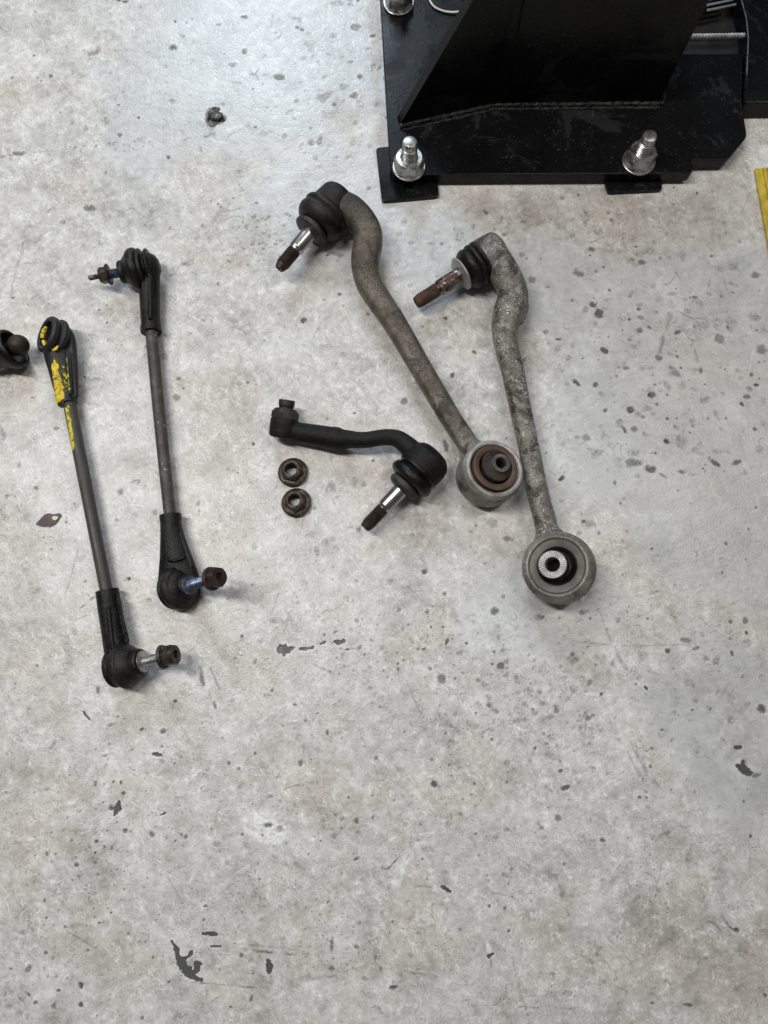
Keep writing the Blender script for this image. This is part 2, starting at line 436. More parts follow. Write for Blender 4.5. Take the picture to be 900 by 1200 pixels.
def floor_material():
    g = N('worn_grey_floor_paint'); g.dim = '2D'
    at = g.n.new('ShaderNodeAttribute'); at.attribute_name = 'marks'
    mk = g.n.new('ShaderNodeSeparateColor'); g.l.new(at.outputs['Color'], mk.inputs[0])
    dark, chip, white = mk.outputs[0], mk.outputs[1], mk.outputs[2]
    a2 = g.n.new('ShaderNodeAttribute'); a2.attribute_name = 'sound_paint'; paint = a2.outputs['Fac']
    brown = at.outputs['Alpha']
    w1 = g.warp(9, 0.03)
    w2 = g.warp(260, 0.0016)
    big = g.noise(4.5, 4, 0.6, 0.2)
    mid = g.noise(20, 7, 0.66, 0.15, co=w1)
    fine = g.noise(85, 5, 0.70, 0.15, off=2)
    grain = g.noise(420, 2, 0.65, off=5)
    tro = g.noise(15, 6, 0.66, 0.1, co=g.vmul(g.rotz(w1, 0.9), (1.0, 3.2, 1.0)), off=4)      # trowel and wiping strokes
    tro2 = g.noise(24, 5, 0.66, 0.1, co=g.vmul(g.rotz(w1, -0.5), (1.0, 4.0, 1.0)), off=6)
    v = g.math('ADD', g.math('MULTIPLY', mid, 0.30), g.math('MULTIPLY', fine, 0.26))
    v = g.math('ADD', v, g.math('MULTIPLY', tro, 0.18))
    v = g.math('ADD', v, g.math('MULTIPLY', tro2, 0.14))
    v = g.math('ADD', v, g.math('MULTIPLY', big, 0.14))
    c = g.ramp(v, (0.39, (0.315, 0.300, 0.280)), (0.47, (0.462, 0.446, 0.423)), (0.53, (0.538, 0.523, 0.501)), (0.585, (0.610, 0.598, 0.579)), (0.66, (0.735, 0.728, 0.712)))
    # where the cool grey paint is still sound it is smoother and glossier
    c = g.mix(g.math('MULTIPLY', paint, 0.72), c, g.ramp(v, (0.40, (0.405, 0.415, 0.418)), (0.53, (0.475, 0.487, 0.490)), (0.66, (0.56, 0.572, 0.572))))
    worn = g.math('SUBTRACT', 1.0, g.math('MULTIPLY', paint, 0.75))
    # warm dirt trodden in, grey film
    wd = g.math('MULTIPLY', g.step(g.noise(7, 5, 0.66, 0.15, off=12), 0.46, 0.70), g.math('MULTIPLY', worn, 0.70))
    c = g.mix(wd, c, g.mul(c, (0.925, 0.862, 0.785)))
    gd = g.math('MULTIPLY', g.step(g.noise(11, 5, 0.7, 0.2, off=17), 0.55, 0.75), 0.45)
    c = g.mix(gd, c, g.mul(c, (0.76, 0.765, 0.765)))
    # grainy bare spots
    patch = g.noise(17, 4, 0.7, 0.2, off=21)
    gs = g.math('MULTIPLY', g.step(grain, 0.50, 0.66), g.step(patch, 0.42, 0.66))
    c = g.mix(g.math('MULTIPLY', gs, g.math('MULTIPLY', worn, 0.42)), c, (0.20, 0.19, 0.175))
    # wisps: thin pale and dark curls left by wiping and trowelling
    def wisp(n, half): return g.step(g.math('ABSOLUTE', g.math('SUBTRACT', n, 0.5)), 0.0, half, 1, 0)
    wa = g.noise(38, 4, 0.62, 0.35, co=g.vmul(g.rotz(g.co, 0.9), (1.0, 1.9, 1.0)), off=33)
    wb = g.noise(55, 4, 0.64, 0.4, co=g.vmul(g.rotz(g.co, -0.4), (1.0, 1.6, 1.0)), off=37)
    c = g.mix(g.math('MULTIPLY', g.math('MULTIPLY', wisp(wa, 0.026), g.step(patch, 0.58, 0.42)), g.math('MULTIPLY', worn, 0.72)), c, (0.74, 0.735, 0.72))
    c = g.mix(g.math('MULTIPLY', g.math('MULTIPLY', wisp(wb, 0.013), g.step(tro, 0.46, 0.60)), g.math('MULTIPLY', worn, 0.5)), c, (0.24, 0.228, 0.21))
    # bright scuffs
    sc = g.math('MULTIPLY', g.step(fine, 0.57, 0.70), g.step(tro, 0.45, 0.60))
    c = g.mix(g.math('MULTIPLY', sc, g.math('MULTIPLY', worn, 0.65)), c, (0.76, 0.758, 0.745))
    # fine pore-scale variation
    pore = g.noise(210, 4, 0.7, 0.1, off=61)
    c = g.mul(c, g.ramp(pore, (0.28, (0.82, 0.815, 0.81)), (0.40, (0.97, 0.97, 0.97)), (0.58, (1.0, 1.0, 1.0)), (0.78, (1.10, 1.10, 1.10))), g.math('ADD', 0.35, g.math('MULTIPLY', worn, 0.6)))
    # hairline crazing and scratches
    ed = g.vor(26, 'DISTANCE_TO_EDGE', co=g.warp(30, 0.05))
    cr = g.math('MULTIPLY', g.step(ed, 0.0, 0.022, 1, 0), g.step(g.noise(12, 4, 0.6, off=31), 0.55, 0.68))
    c = g.mix(g.math('MULTIPLY', cr, 0.38), c, (0.16, 0.15, 0.138))
    ed2 = g.vor(70, 'DISTANCE_TO_EDGE', co=g.warp(60, 0.022))
    cr2 = g.math('MULTIPLY', g.step(ed2, 0.0, 0.05, 1, 0), g.step(g.noise(20, 4, 0.6, off=41), 0.57, 0.68))
    c = g.mix(g.math('MULTIPLY', cr2, 0.34), c, (0.18, 0.17, 0.155))
    # little black specks of two sizes
    for sc_, thr, amt, off in ((330, 0.30, 0.8, 0.0), (130, 0.13, 0.85, 1.0)):
        co = g.vadd(w2, (off, off, 0))
        dd = g.vor(sc_, co=co)
        rc = g.n.new('ShaderNodeSeparateColor'); g.l.new(g.vor(sc_, co=co, out='Color'), rc.inputs[0])
        keep = g.math('MULTIPLY', g.step(rc.outputs[0], 0.93, 0.96), g.step(g.noise(9, 4, 0.65, off=50 + off), 0.45, 0.66))
        sp = g.math('MULTIPLY', g.math('MULTIPLY', g.step(dd, thr * 0.55, thr, 1, 0), keep), worn)
        c = g.mix(g.math('MULTIPLY', sp, amt), c, (0.05, 0.047, 0.043))
    # marks with a shape of their own
    fr = g.step(fine, 0.3, 0.7, 0.85, 1.12)
    c = g.mix(g.math('MULTIPLY', brown, g.math('MULTIPLY', fr, 0.75), clamp=True), c, g.mix(grain, (0.16, 0.128, 0.10), (0.33, 0.285, 0.24)))
    c = g.mix(g.math('MULTIPLY', white, fr, clamp=True), c, (0.78, 0.785, 0.785))
    c = g.mix(g.math('MULTIPLY', dark, g.math('MULTIPLY', fr, 0.93), clamp=True), c, g.mix(grain, (0.022, 0.022, 0.020), (0.075, 0.074, 0.070)))
    c = g.mix(g.step(chip, 0.42, 0.58), c, g.mix(grain, (0.062, 0.062, 0.060), (0.098, 0.098, 0.095)))
    rough = g.math('ADD', g.math('SUBTRACT', g.step(fine, 0.35, 0.65, 0.30, 0.46), g.math('MULTIPLY', paint, 0.09)), g.math('MULTIPLY', g.math('MAXIMUM', dark, brown), 0.25))
    h = g.math('ADD', g.math('MULTIPLY', g.noise(85, 4, 0.7, off=2), 0.8), g.math('MULTIPLY', grain, 0.22))
    nrm = g.bump(h, 0.0016, 0.55)
    return g.out(c, rough, 0.0, nrm, 0.38)
M['floor'] = floor_material()

def flake_material():
    g = N('brown_paint_flake')
    n = g.noise(160, 5, 0.6)
    c = g.mix(n, (0.045, 0.030, 0.030), (0.115, 0.085, 0.082))
    return g.out(c, 0.6, 0.0, g.bump(n, 0.0006))
M['flake'] = flake_material()
gk = N('cream_flake_core'); M['flake_cream'] = gk.out(gk.mix(gk.noise(200, 4), (0.50, 0.43, 0.27), (0.66, 0.60, 0.45)), 0.6)

exec_marks = None
# ------------------------------------------------------------------ the floor
def axis_coords(lo, hi, step, far, grow=1.25):
    core = np.arange(lo, hi + step / 2, step)
    out_hi, out_lo = [], []
    s, p = step, core[-1]
    while p < far:
        s *= grow; p += s; out_hi.append(p)
    s, p = step, core[0]
    while p > -far:
        s *= grow; p -= s; out_lo.append(p)
    return np.concatenate([np.array(out_lo[::-1]), core, np.array(out_hi)])

class VNoise:
    """smooth value noise on numpy arrays"""
    def __init__(s, seed): s.g = np.random.default_rng(seed).random((256, 256))
    def __call__(s, x, y):
        xi = np.floor(x).astype(int); yi = np.floor(y).astype(int)
        fx = x - xi; fy = y - yi
        fx = fx * fx * (3 - 2 * fx); fy = fy * fy * (3 - 2 * fy)
        a = s.g[xi & 255, yi & 255]; b = s.g[(xi + 1) & 255, yi & 255]
        c = s.g[xi & 255, (yi + 1) & 255]; d = s.g[(xi + 1) & 255, (yi + 1) & 255]
        return (a * (1 - fx) + b * fx) * (1 - fy) + (c * (1 - fx) + d * fx) * fy - 0.5
VN = VNoise(3)
def fbm(x, y, f, o=4):
    r = 0; a = 1.0
    for i in range(o):
        r = r + a * VN(x * f + 17.3 * i, y * f + 9.1 * i); f *= 2.03; a *= 0.55
    return r

def sstep(x, a, b):
    t = np.clip((x - a) / (b - a), 0, 1)
    return t * t * (3 - 2 * t)

# marks: x, y, half width, half height (pixels of the photograph), turn in degrees, strength
SPOTS = """
147 1 3 2.5 0 .95;139 0 2 2 0 .9;203 55 5 3.5 20 .85;110 62 8 3 -20 .65;115 57 3 3 0 .4;86 47 4 5 0 .25;40 65 1.4 1.4 0 .9;14 91 1.5 1.5 0 .9;59 89 2.6 2.3 0 .85;44 91 1.5 1.5 0 .8;48 95 1.4 1.4 0 .8;64 85 3 2 0 .3;128 86 2.5 2 0 .5;139 123 1.5 1.5 0 .8;140 132 3.5 2.5 20 .6;162 138 1.4 1.4 0 .9;140 158 3.5 3 0 .75;83 144 3.5 2.5 -30 .5;197 184 3.5 2.4 40 .9;21 180 8 2.6 0 .8;3 184 3 2.5 0 .6;108 243 5 4.5 0 .8;101 243 4 4 0 .75;58 246 6 2.2 -40 .6;74 261 3 3 0 .6;81 258 2.7 2 0 .5;191 219 3.5 2 10 .45;176 248 4 2.5 0 .35;182 207 3 3 0 .3;205 25 1.4 1.4 0 .9;214 43 2.4 1.6 0 .5;225 22 1.6 1.4 0 .7;88 264 5 2 0 .3
286 20 3.4 1.8 0 .75;286 61 3 4 0 .6;272 76 4.5 2.5 0 .5;256 29 3.4 1.6 0 .5;348 32 2.2 1.6 0 .8;354 35 2.2 1.6 30 .7;328 91 5.5 4.5 0 .8;297 87 5 2 10 .35;310 88 4 3 0 .3;418 32 5.5 4 0 .65;391 42 4.5 3 0 .35;394 3 7 3 0 .4;411 6 3 2 0 .4;437 42 3 2 -20 .9;438 50 3 3 0 .3;422 90 3.2 3.4 0 .75;412 73 3.6 2 0 .5;438 77 3 4 0 .4;381 113 7 6 -20 .5;416 112 6 4 0 .72;392 123 2.8 2.6 0 .7;386 135 7 6 0 .3;418 144 4.5 3.4 0 .5;420 120 4 3 0 .3;365 168 4.5 4 0 .6;375 164 3 6 20 .6;364 150 1.7 1.5 0 .8;340 131 6 2 -45 .4;357 106 2 1.5 0 .5;347 118 3 2.5 0 .35;289 148 3 2 0 .4;281 201 3 2.6 0 .5;283 223 3.4 3 0 .35;235 175 2 4.5 -20 .4;217 309 4 3.2 0 .65;266 299 2.2 1.6 30 .7;268 306 2.8 1.6 40 .8;384 299 3.2 2.2 0 .95;400 298 4 5 0 .5;396 305 2 2 0 .6;432 221 3.6 3 0 .55;281 311 5 5 0 .25;414 163 3 2 0 .3;345 140 3 3 0 .3
694.5 291 3.4 3.2 0 .88;678 320.5 5.5 3.6 20 .75;752.5 307 5 4 0 .8;748 298 4.4 2.6 10 .6;762 294.5 6 4 0 .45;707.5 313 2 1.3 0 .9;716 293 4.4 3.5 0 .35;694.5 357 4.6 4.4 0 .92;702 368 5 4.8 0 .92;698 379.5 3 4.4 0 .55;708 410 5 4.2 30 .97;750.5 356.5 4 3.4 0 .55;750 372 3.6 3 0 .65;769 366 3.4 3 0 .55;737.5 374 2.4 2 0 .85;750 386.5 4 3.2 0 .8;761 383.5 4.4 3.6 0 .88;767 387 4 1.6 15 .6;794 389.5 4.6 2.4 -20 .9;772 418.5 3.8 3.4 0 .75;823 383 7 6 0 .35;844 397 6 5.4 0 .68;793.6 437.6 6 3.6 40 .65;794.5 322 2.6 7 -25 .5;800 299 4 6 0 .4;783 302 4 3.6 0 .4;786 344.6 5.5 3 0 .5;803 351 4 3.4 0 .5;817 353 7 5.4 0 .42;815 348 3.4 1.6 0 .8;831 333 1.6 8 8 .5;829 343 2 2 0 .75;859.6 333 6.4 2.8 20 .55;858 313 5.4 5 0 .45;885 323 6 4 0 .72;885 371.5 7 4.4 0 .55;893.6 410 5.5 5 0 .7;886.5 386.6 1.8 1.3 0 .9;804 387 3 7 -15 .45;817 421 4.4 5 0 .42;817 432 5.5 2.8 0 .42;798 431 1.6 1.5 0 .95;850 432.5 1.5 1.4 0 .9;865 434 3.6 3.2 0 .5;886.5 451 3.8 2 0 .95;879 455 4 3.6 -30 .55;876.6 465 4.4 2.6 0 .8;870 473.5 3.4 2.6 30 .97;782 451 3.6 9 -30 .42;800 453.7 5 4 0 .33;764 463 5.4 3.6 -15 .94;782 462.7 2.4 1.8 30 .97;738.4 480 5 3.6 0 .97;709 480.6 3.6 3.4 0 .88;704.7 460 3.8 3.2 0 .45;720 462 3 4.6 0 .45;698 451 3.4 2.6 -20 .97;675.5 448 5.8 3 40 .92;734.4 431 4.5 2.8 0 .8;666 419.7 4.6 4 0 .5;654 408 4 4 0 .62;654 397.6 3.4 1.4 0 .95;694 391 6 4 0 .33;825.6 469 5.4 4.4 0 .5;781.7 490.5 2.4 2.2 0 .97;848 461 3.6 3 0 .4;757.6 478 6 3.4 -20 .4;747.7 485 3.4 2.6 0 .45;743.5 503 4 3.4 0 .75;732 503 2.4 5 -30 .8;726 495 5 4.4 0 .35;687 514 5.6 4 0 .7;677 512 4.4 3 0 .52;706 510 3 5 0 .5;714.6 521 4.8 4 20 .5;701 530 7 2.4 -10 .55;692 527 4 1.6 20 .4;781 516.6 5.2 3 0 .97;795.6 514 3.6 3 0 .6;817 529 6.4 3.6 15 .52;807 531 3 1.5 0 .5;845.5 529 10 2.6 0 .42;839 528 5 3.5 0 .35;838.4 542 7 2.8 35 .98;864 541.5 5.4 2.4 -20 .85;885 502.5 2.8 2.4 0 .85;891 526 4.2 4 0 .5;743.5 543 8 5 0 .72;745 530 6.4 3 0 .45;763 550 8 4 15 .85;776 557 7 1.6 30 .7;799 553 4.4 2 10 .75;815 556 6 1.4 0 .5;756 507.5 3.4 3.4 0 .4;842.6 492 4.4 4 0 .33;718 237 3 2 0 .4;716.6 257 2.6 2.4 0 .65;700 272 6.4 4 0 .42;731 275 3 3 0 .35;817 226 1.3 2.8 0 .95;766 265 1.2 1.2 0 .9;835.5 274 2.4 14 4 .22;664 268 8 4 -10 .25;655 280 5 3 0 .3;685 255 5 5 0 .2;757 420 3 2 0 .3;665 385 3 2.4 0 .35;663 280 3 2 0 .4
475 260 5.4 4 -20 .55;468 276 4.4 4 0 .33;518 286 2.8 2.4 0 .75;506 286 4.6 2 20 .5;538 268 4.4 3.6 0 .45;556 265 4 5 0 .5;569 248 2.8 5 -30 .85;598 260 4.4 4 0 .4;588 258 2.6 4.4 0 .45;610 298 4.4 3.6 0 .5;624 328 5.4 4 0 .65;642 336 2.8 2 0 .6;640 389 3.4 3 0 .7;398 345 2.8 2.2 -20 .75;356 375 3.6 2.8 -30 .96;380 351 3 2 0 .6;432 368 2.2 1.8 0 .75;522 373 2.6 2.4 0 .92;504 376 3.8 3 0 .5;556 413 3.2 2 30 .92;617 423 4.8 4 -20 .45;530.5 440 2 3.2 30 .92;473 472 4.4 3.6 0 .65;437 540 1.7 1.7 0 .96;486 449 1.6 1.5 0 .9;658 561 4 2 -35 .96;640 531 2.2 1.6 -30 .88;684 611 2.4 2 0 .92;679 625 3.8 3 0 .62;691.5 614.6 5.4 3.6 0 .42;578 613 6.4 5 0 .4;594 630.7 6.4 3.4 0 .72;558 616 2.2 1.6 0 .8;521 696 2.6 2.2 0 .85;579.5 717 4.8 4 0 .85;699 531 6 3 0 .45;594 514 2 1.8 0 .92;523 522 2.8 9 -15 .75;518 531 3 3 0 .6;482 285 3 3 0 .4;490 268 3 2 0 .4;545 250 3 2 0 .4;410 330 3 2 0 .4
632 724 4.4 3.6 0 .62;682 718 3.2 2.6 0 .72;692 725 1.6 1.6 0 .8;759 725 2.2 2 0 .97;804 751 5.4 3.2 15 .72;783 763 3.2 2.8 0 .97;875 742 2.2 2 0 .97;874 728 3.4 3.4 0 .72;816 760 4.6 1.8 -10 .75;672 772 6.8 5 0 .58;587 780 4.2 3.6 -20 .88;579 764 1.7 1.6 0 .97;577 778 1.8 1.5 30 .97;547 754 2.2 1.9 0 .97;524 752 1.6 3.6 20 .96;518 797 5 5.4 0 .78;705 814 2.7 2.5 0 .96;757 806 3.2 1.5 40 .98;746 792 3.4 15 -38 .5;529 872 5 5 0 .5;509 919 4.8 4.4 0 .93;657 904 3.2 1.9 -25 .93;663 923 5 2.8 -15 .9;776 856 2.2 1.9 0 .97;887 909 6 2 -10 .75;894 832 6 4.4 20 .88;880 980 2.3 1.8 30 .97;585 1048 11 2.2 10 .5;600 1051 1.6 1.6 0 .9;596 1091 2.7 2 0 .98;655 960 4.4 3.6 0 .7;632 965 2.8 4.4 0 .55;635 970 3 2 0 .7;582 982 3 2.5 0 .5;562 1003 3.2 3.2 0 .5;810 999 4 6 10 .4;842 1027 10 11 0 .33;592 1065 2.2 2.4 0 .85;863 1090 3 2.6 20 .96;461 1157 4.6 2.6 -15 .9;461 1152 1.5 3 0 .7;807 1178 5.4 1.5 5 .92;897 1167 3 2.4 20 .96;692 800 2.6 4.6 30 .65;652 831 2.8 5 0 .72;636 825 3.6 3 0 .65;605 845 8 4 0 .4;580 834 5 3 30 .6;572 827 3 2.6 20 .82;570 807 3 9 -40 .38;647 885 9 6 0 .38;641 872 3 2 0 .55;690 842 4 3 -20 .6;681 852 4 2 -60 .5;539 818 2.8 2.4 0 .45;578 847 1.6 1.5 0 .9;619 807 1 2 0 .8;622 801 1.2 1.2 0 .9;667 937 1 1 0 .9;643 947 1.8 1.5 0 .97;594 917 2 1.8 0 .8;556 918 1.4 1.4 0 .95;552 931 2 2 0 .6;725 867 3 2.4 0 .6;694 900 5 2 20 .6;712 907 4 2.4 -20 .6;694 855 3 3 0 .35;689 758 1.4 1.2 0 .95;700 770 2 2 0 .5;758 935 1.3 1.1 0 .9;758 880 1.2 1 0 .9;760 863 1.4 1 0 .8;776 864 3 3 0 .4;817 870 6 6 0 .35;857 820 4 10 -8 .3;857 845 4 6 0 .4;790 836 4 3 0 .3;756 770 6 4 -30 .4;764 788 6 2.5 20 .45;808 800 6 5 0 .3;828 773 3 3 0 .5;841 777 5 3 -20 .45;858 766 2.6 3.4 -20 .85;852 757 4 1.2 60 .6;870 793 2.5 2 0 .5;724 727 3 2.4 0 .6;736 727 4 2 0 .5;748 733 5 1.2 10 .6;692 724 2 2 0 .6;767 740 3 5 0 .35;823 744 3 2 0 .5
332 1133 2 2 0 .3;130 946.6 2.8 2.4 20 .95;144.5 929.5 2.2 1.9 0 .9;146 973.6 2.6 2.4 0 .92;133 916.6 1.6 1.5 0 .95;141.6 917 1.8 2.4 -20 .9;169 883 2.2 1 0 .7;205 822 2.7 2.2 -20 .95;191.7 857 3.8 3 -20 .82;166 855 2.2 1.5 -25 .85;114.7 809 2.6 4.4 0 .75;124.5 833 3.8 2.6 0 .62;132 849 6.4 1.8 -20 .6;123.6 886 3.8 2 0 .62;111.7 917 2.6 1.8 0 .7;112.5 986 2.2 2 0 .9;205.5 986 2.2 1.9 0 .92;217.5 981 2.2 2.4 0 .85;90 1014 3.6 2.2 -20 .9;130 1070 2.2 1.9 0 .97;116.7 1081.6 1.9 1.8 0 .9;150.5 1094.5 2.8 1.7 0 .93;94.4 1155.5 3.4 4.6 0 .98;94.4 1177.8 3.6 3.4 0 .92;62.5 1180 3 4.4 30 .75;33 1165.5 5.4 1.9 40 .93;41.7 1175.6 2.4 2 0 .93;68.6 1161 3.2 1.8 0 .93;166.7 1193 2.6 2.4 0 .92;197.8 1151 2 1.7 0 .8;27.8 1092.5 4.4 3 0 .6;32.8 1135.5 2.8 4.8 20 .72;12.5 1135.5 2.2 1.8 0 .8;53.6 1116.7 1.9 1.8 0 .85;57 1100 2 2 0 .5;62 1124 1.6 2.2 0 .7;66 1145 1.6 2.4 0 .6;63 1085 2 2.6 0 .5;61 1010 2 1.8 0 .8;65 1001 1.6 1.6 0 .8;70 994 3 3 0 .5;88 1008 6 3 0 .3;106 1055 4 8 0 .25;111 1000 2 1.6 0 .95;131 994 2 3 0 .75;130 1021 2 1.6 0 .85;137 1019 1.4 1.4 0 .8;144 1032 1.3 1.3 0 .9;103 1114 1.7 1.3 0 .9;119 1198 2 3 0 .5;171 1103 1.4 1.4 0 .8;179 1122 1.4 1.4 0 .8;155 1107 2 1 0 .3;12 1180 5 2.5 0 .5;216 1190 4 1 -40 .6;55 925 3 1.4 0 .6;33 830 3 1.5 30 .4;6 836 2 3 0 .3;18 802 2 1.6 0 .5;60 876 1.6 6 35 .5;30 893 5 1.6 -35 .4;64 953 6 3 -30 .25;72 947 1.4 1 0 .7;84 985 1.2 1.2 0 .9
316 967 6 3 0 .88;329 971 3 4 -20 .5;284 977 1.6 2 0 .9;322 992 3 2 0 .6;308 979 1.6 1.6 0 .8;352 896 2.6 4 0 .85;346 826 3 1.3 8 .95;384 859 1.5 3 0 .75;348 954 1.5 2.2 0 .8;357 941 6 4 25 .4;364 947 2 5 -20 .5;418 963 3.4 3.4 0 .85;437 959 1.8 2.2 0 .85;417 961 6 6 0 .25;376 985 2 1.5 0 .9;393 980 4 5 20 .5;417 1007 4 1.8 -25 .95;322 1004 4.4 2.6 0 .55;262 997 7 2.6 -10 .5;267 1013 5 4 -20 .4;273 1049 6 4 0 .35;292 1027 1.6 1.4 0 .95;241 1062 3 1.3 0 .9;284 1069 1.8 1.5 0 .8;305 1053 1.4 5 0 .5;306 1078 2.6 3 0 .5;283 1120 1.8 2.4 0 .85;257 1136 2 2 0 .6;351 1105 2.4 2.4 0 .4;389 1108 1.6 8 5 .8;390 1136 3.4 2 20 .8;384 1057 1.6 3 30 .7;418 1110 3 2 20 .7;427 1147 3 3 0 .5;421 1082 2.5 2.4 0 .6;428 1063 2 1.6 0 .6;424 1049 1.4 1.4 0 .9;440 1123 2 4 0 .7;446 1135 2 4 0 .7;461 1160 4 2 -20 .7;460 1080 1.5 1.5 0 .8;440 1182 8 2 5 .5;445 1186 3 3 0 .5;294 1172 1.6 5 15 .8;270 1180 1.5 1.5 0 .9;285 1184 6 6 0 .3;345 1060 10 6 0 .2;353 1040 3 1 0 .4;252 828 1.6 5 -20 .75;246 817 1.2 6 -15 .6;236 795 2 8 -20 .75;251 848 1 2 0 .7;313 816 4 2 0 .4;299 883 1.5 1.8 0 .8;280 901 1.5 2 0 .8;311 899 5 5 0 .25;316 933 3 2 0 .5;349 921 1.3 1.3 0 .8;399 859 2.4 2.8 0 .4;463 839 3 3 0 .3;372 829 3 6 15 .35;372 836 3 1 0 .7
497 761 3 .9 0 .9;505 735 2.2 2 0 .95;519.6 735 1.9 1.6 0 .95;435 762 1.4 1.4 0 .6;448 760 2 3 0 .6;452 765 3 1.5 0 .5;466 742 4 4 0 .3;472 738 2 4 0 .5;462 745 5 2 0 .4;322 728 6 3 10 .35;359 717 1.2 1.2 0 .9;392 813 3 3 0 .35;313 816 4 2 0 .45;401 783 5 2 -20 .5;380 792 4 1.6 30 .5;531 781 4 4 0 .25;415 786 2 2 0 .5;500 850 2 2 0 .3;540 814 3 2.6 0 .5
42 572 3 1.6 20 .75;8 581 2.8 2.4 0 .6;141.6 576.7 3.8 3.6 0 .65;151 678 2.6 2.2 0 .93;181 600 2.8 2.4 0 .5;51 630 1.2 1.2 0 .8;158 603 5 1.6 40 .4;34 684 6 5 -20 .3;44 690 4 2 0 .4;22 545 2 4 -20 .5;95 655 5 3 0 .3;128 655 3 1.4 0 .5;99 442 2.2 1.8 0 .75;112.5 443.6 5 4 0 .45;209 443.6 2.4 2.2 0 .8;206.6 465.6 3.8 4 0 .68;130 499 1.5 1 30 .85;38 465.6 3.4 1.5 10 .65;66 502 2.8 2 0 .65;15 454.6 1.6 1.5 0 .85;116 363 1.4 1 0 .8;57 356 2.6 1.2 30 .65;212 398 2 4 20 .35;215 455 1.4 1.4 0 .8;14.7 349 2.6 1.6 0 .8;109 357 4 3 0 .2;3 510 3 8 -20 .6;233 588 2 4 20 .5;264 643 1.4 1.4 0 .7;272 690 2 3 0 .4;258 605 2 2 0 .3;276 772 2.5 2.5 0 .6;282 768 3 1.5 0 .7;385 633 6 3 -20 .35;372 648 3 6 -15 .6;390 571 5 7 10 .4;297 520 2.4 2.6 0 .92;416 565 4.5 5 0 .45;428 567 4 3 0 .45;384 574 2 4 0 .4;473 608 5 5 0 .35;437 640 3 4 0 .4;324 461 2 2 0 .3;416 484 2 1.6 0 .8;383 491 2.4 2 0 .7;474 470 4 4 0 .7;268 549 2 1.5 0 .6;290 448 2 1.4 0 .9;530 440 2 2 0 .3;449 540 2 1 0 .2
"""
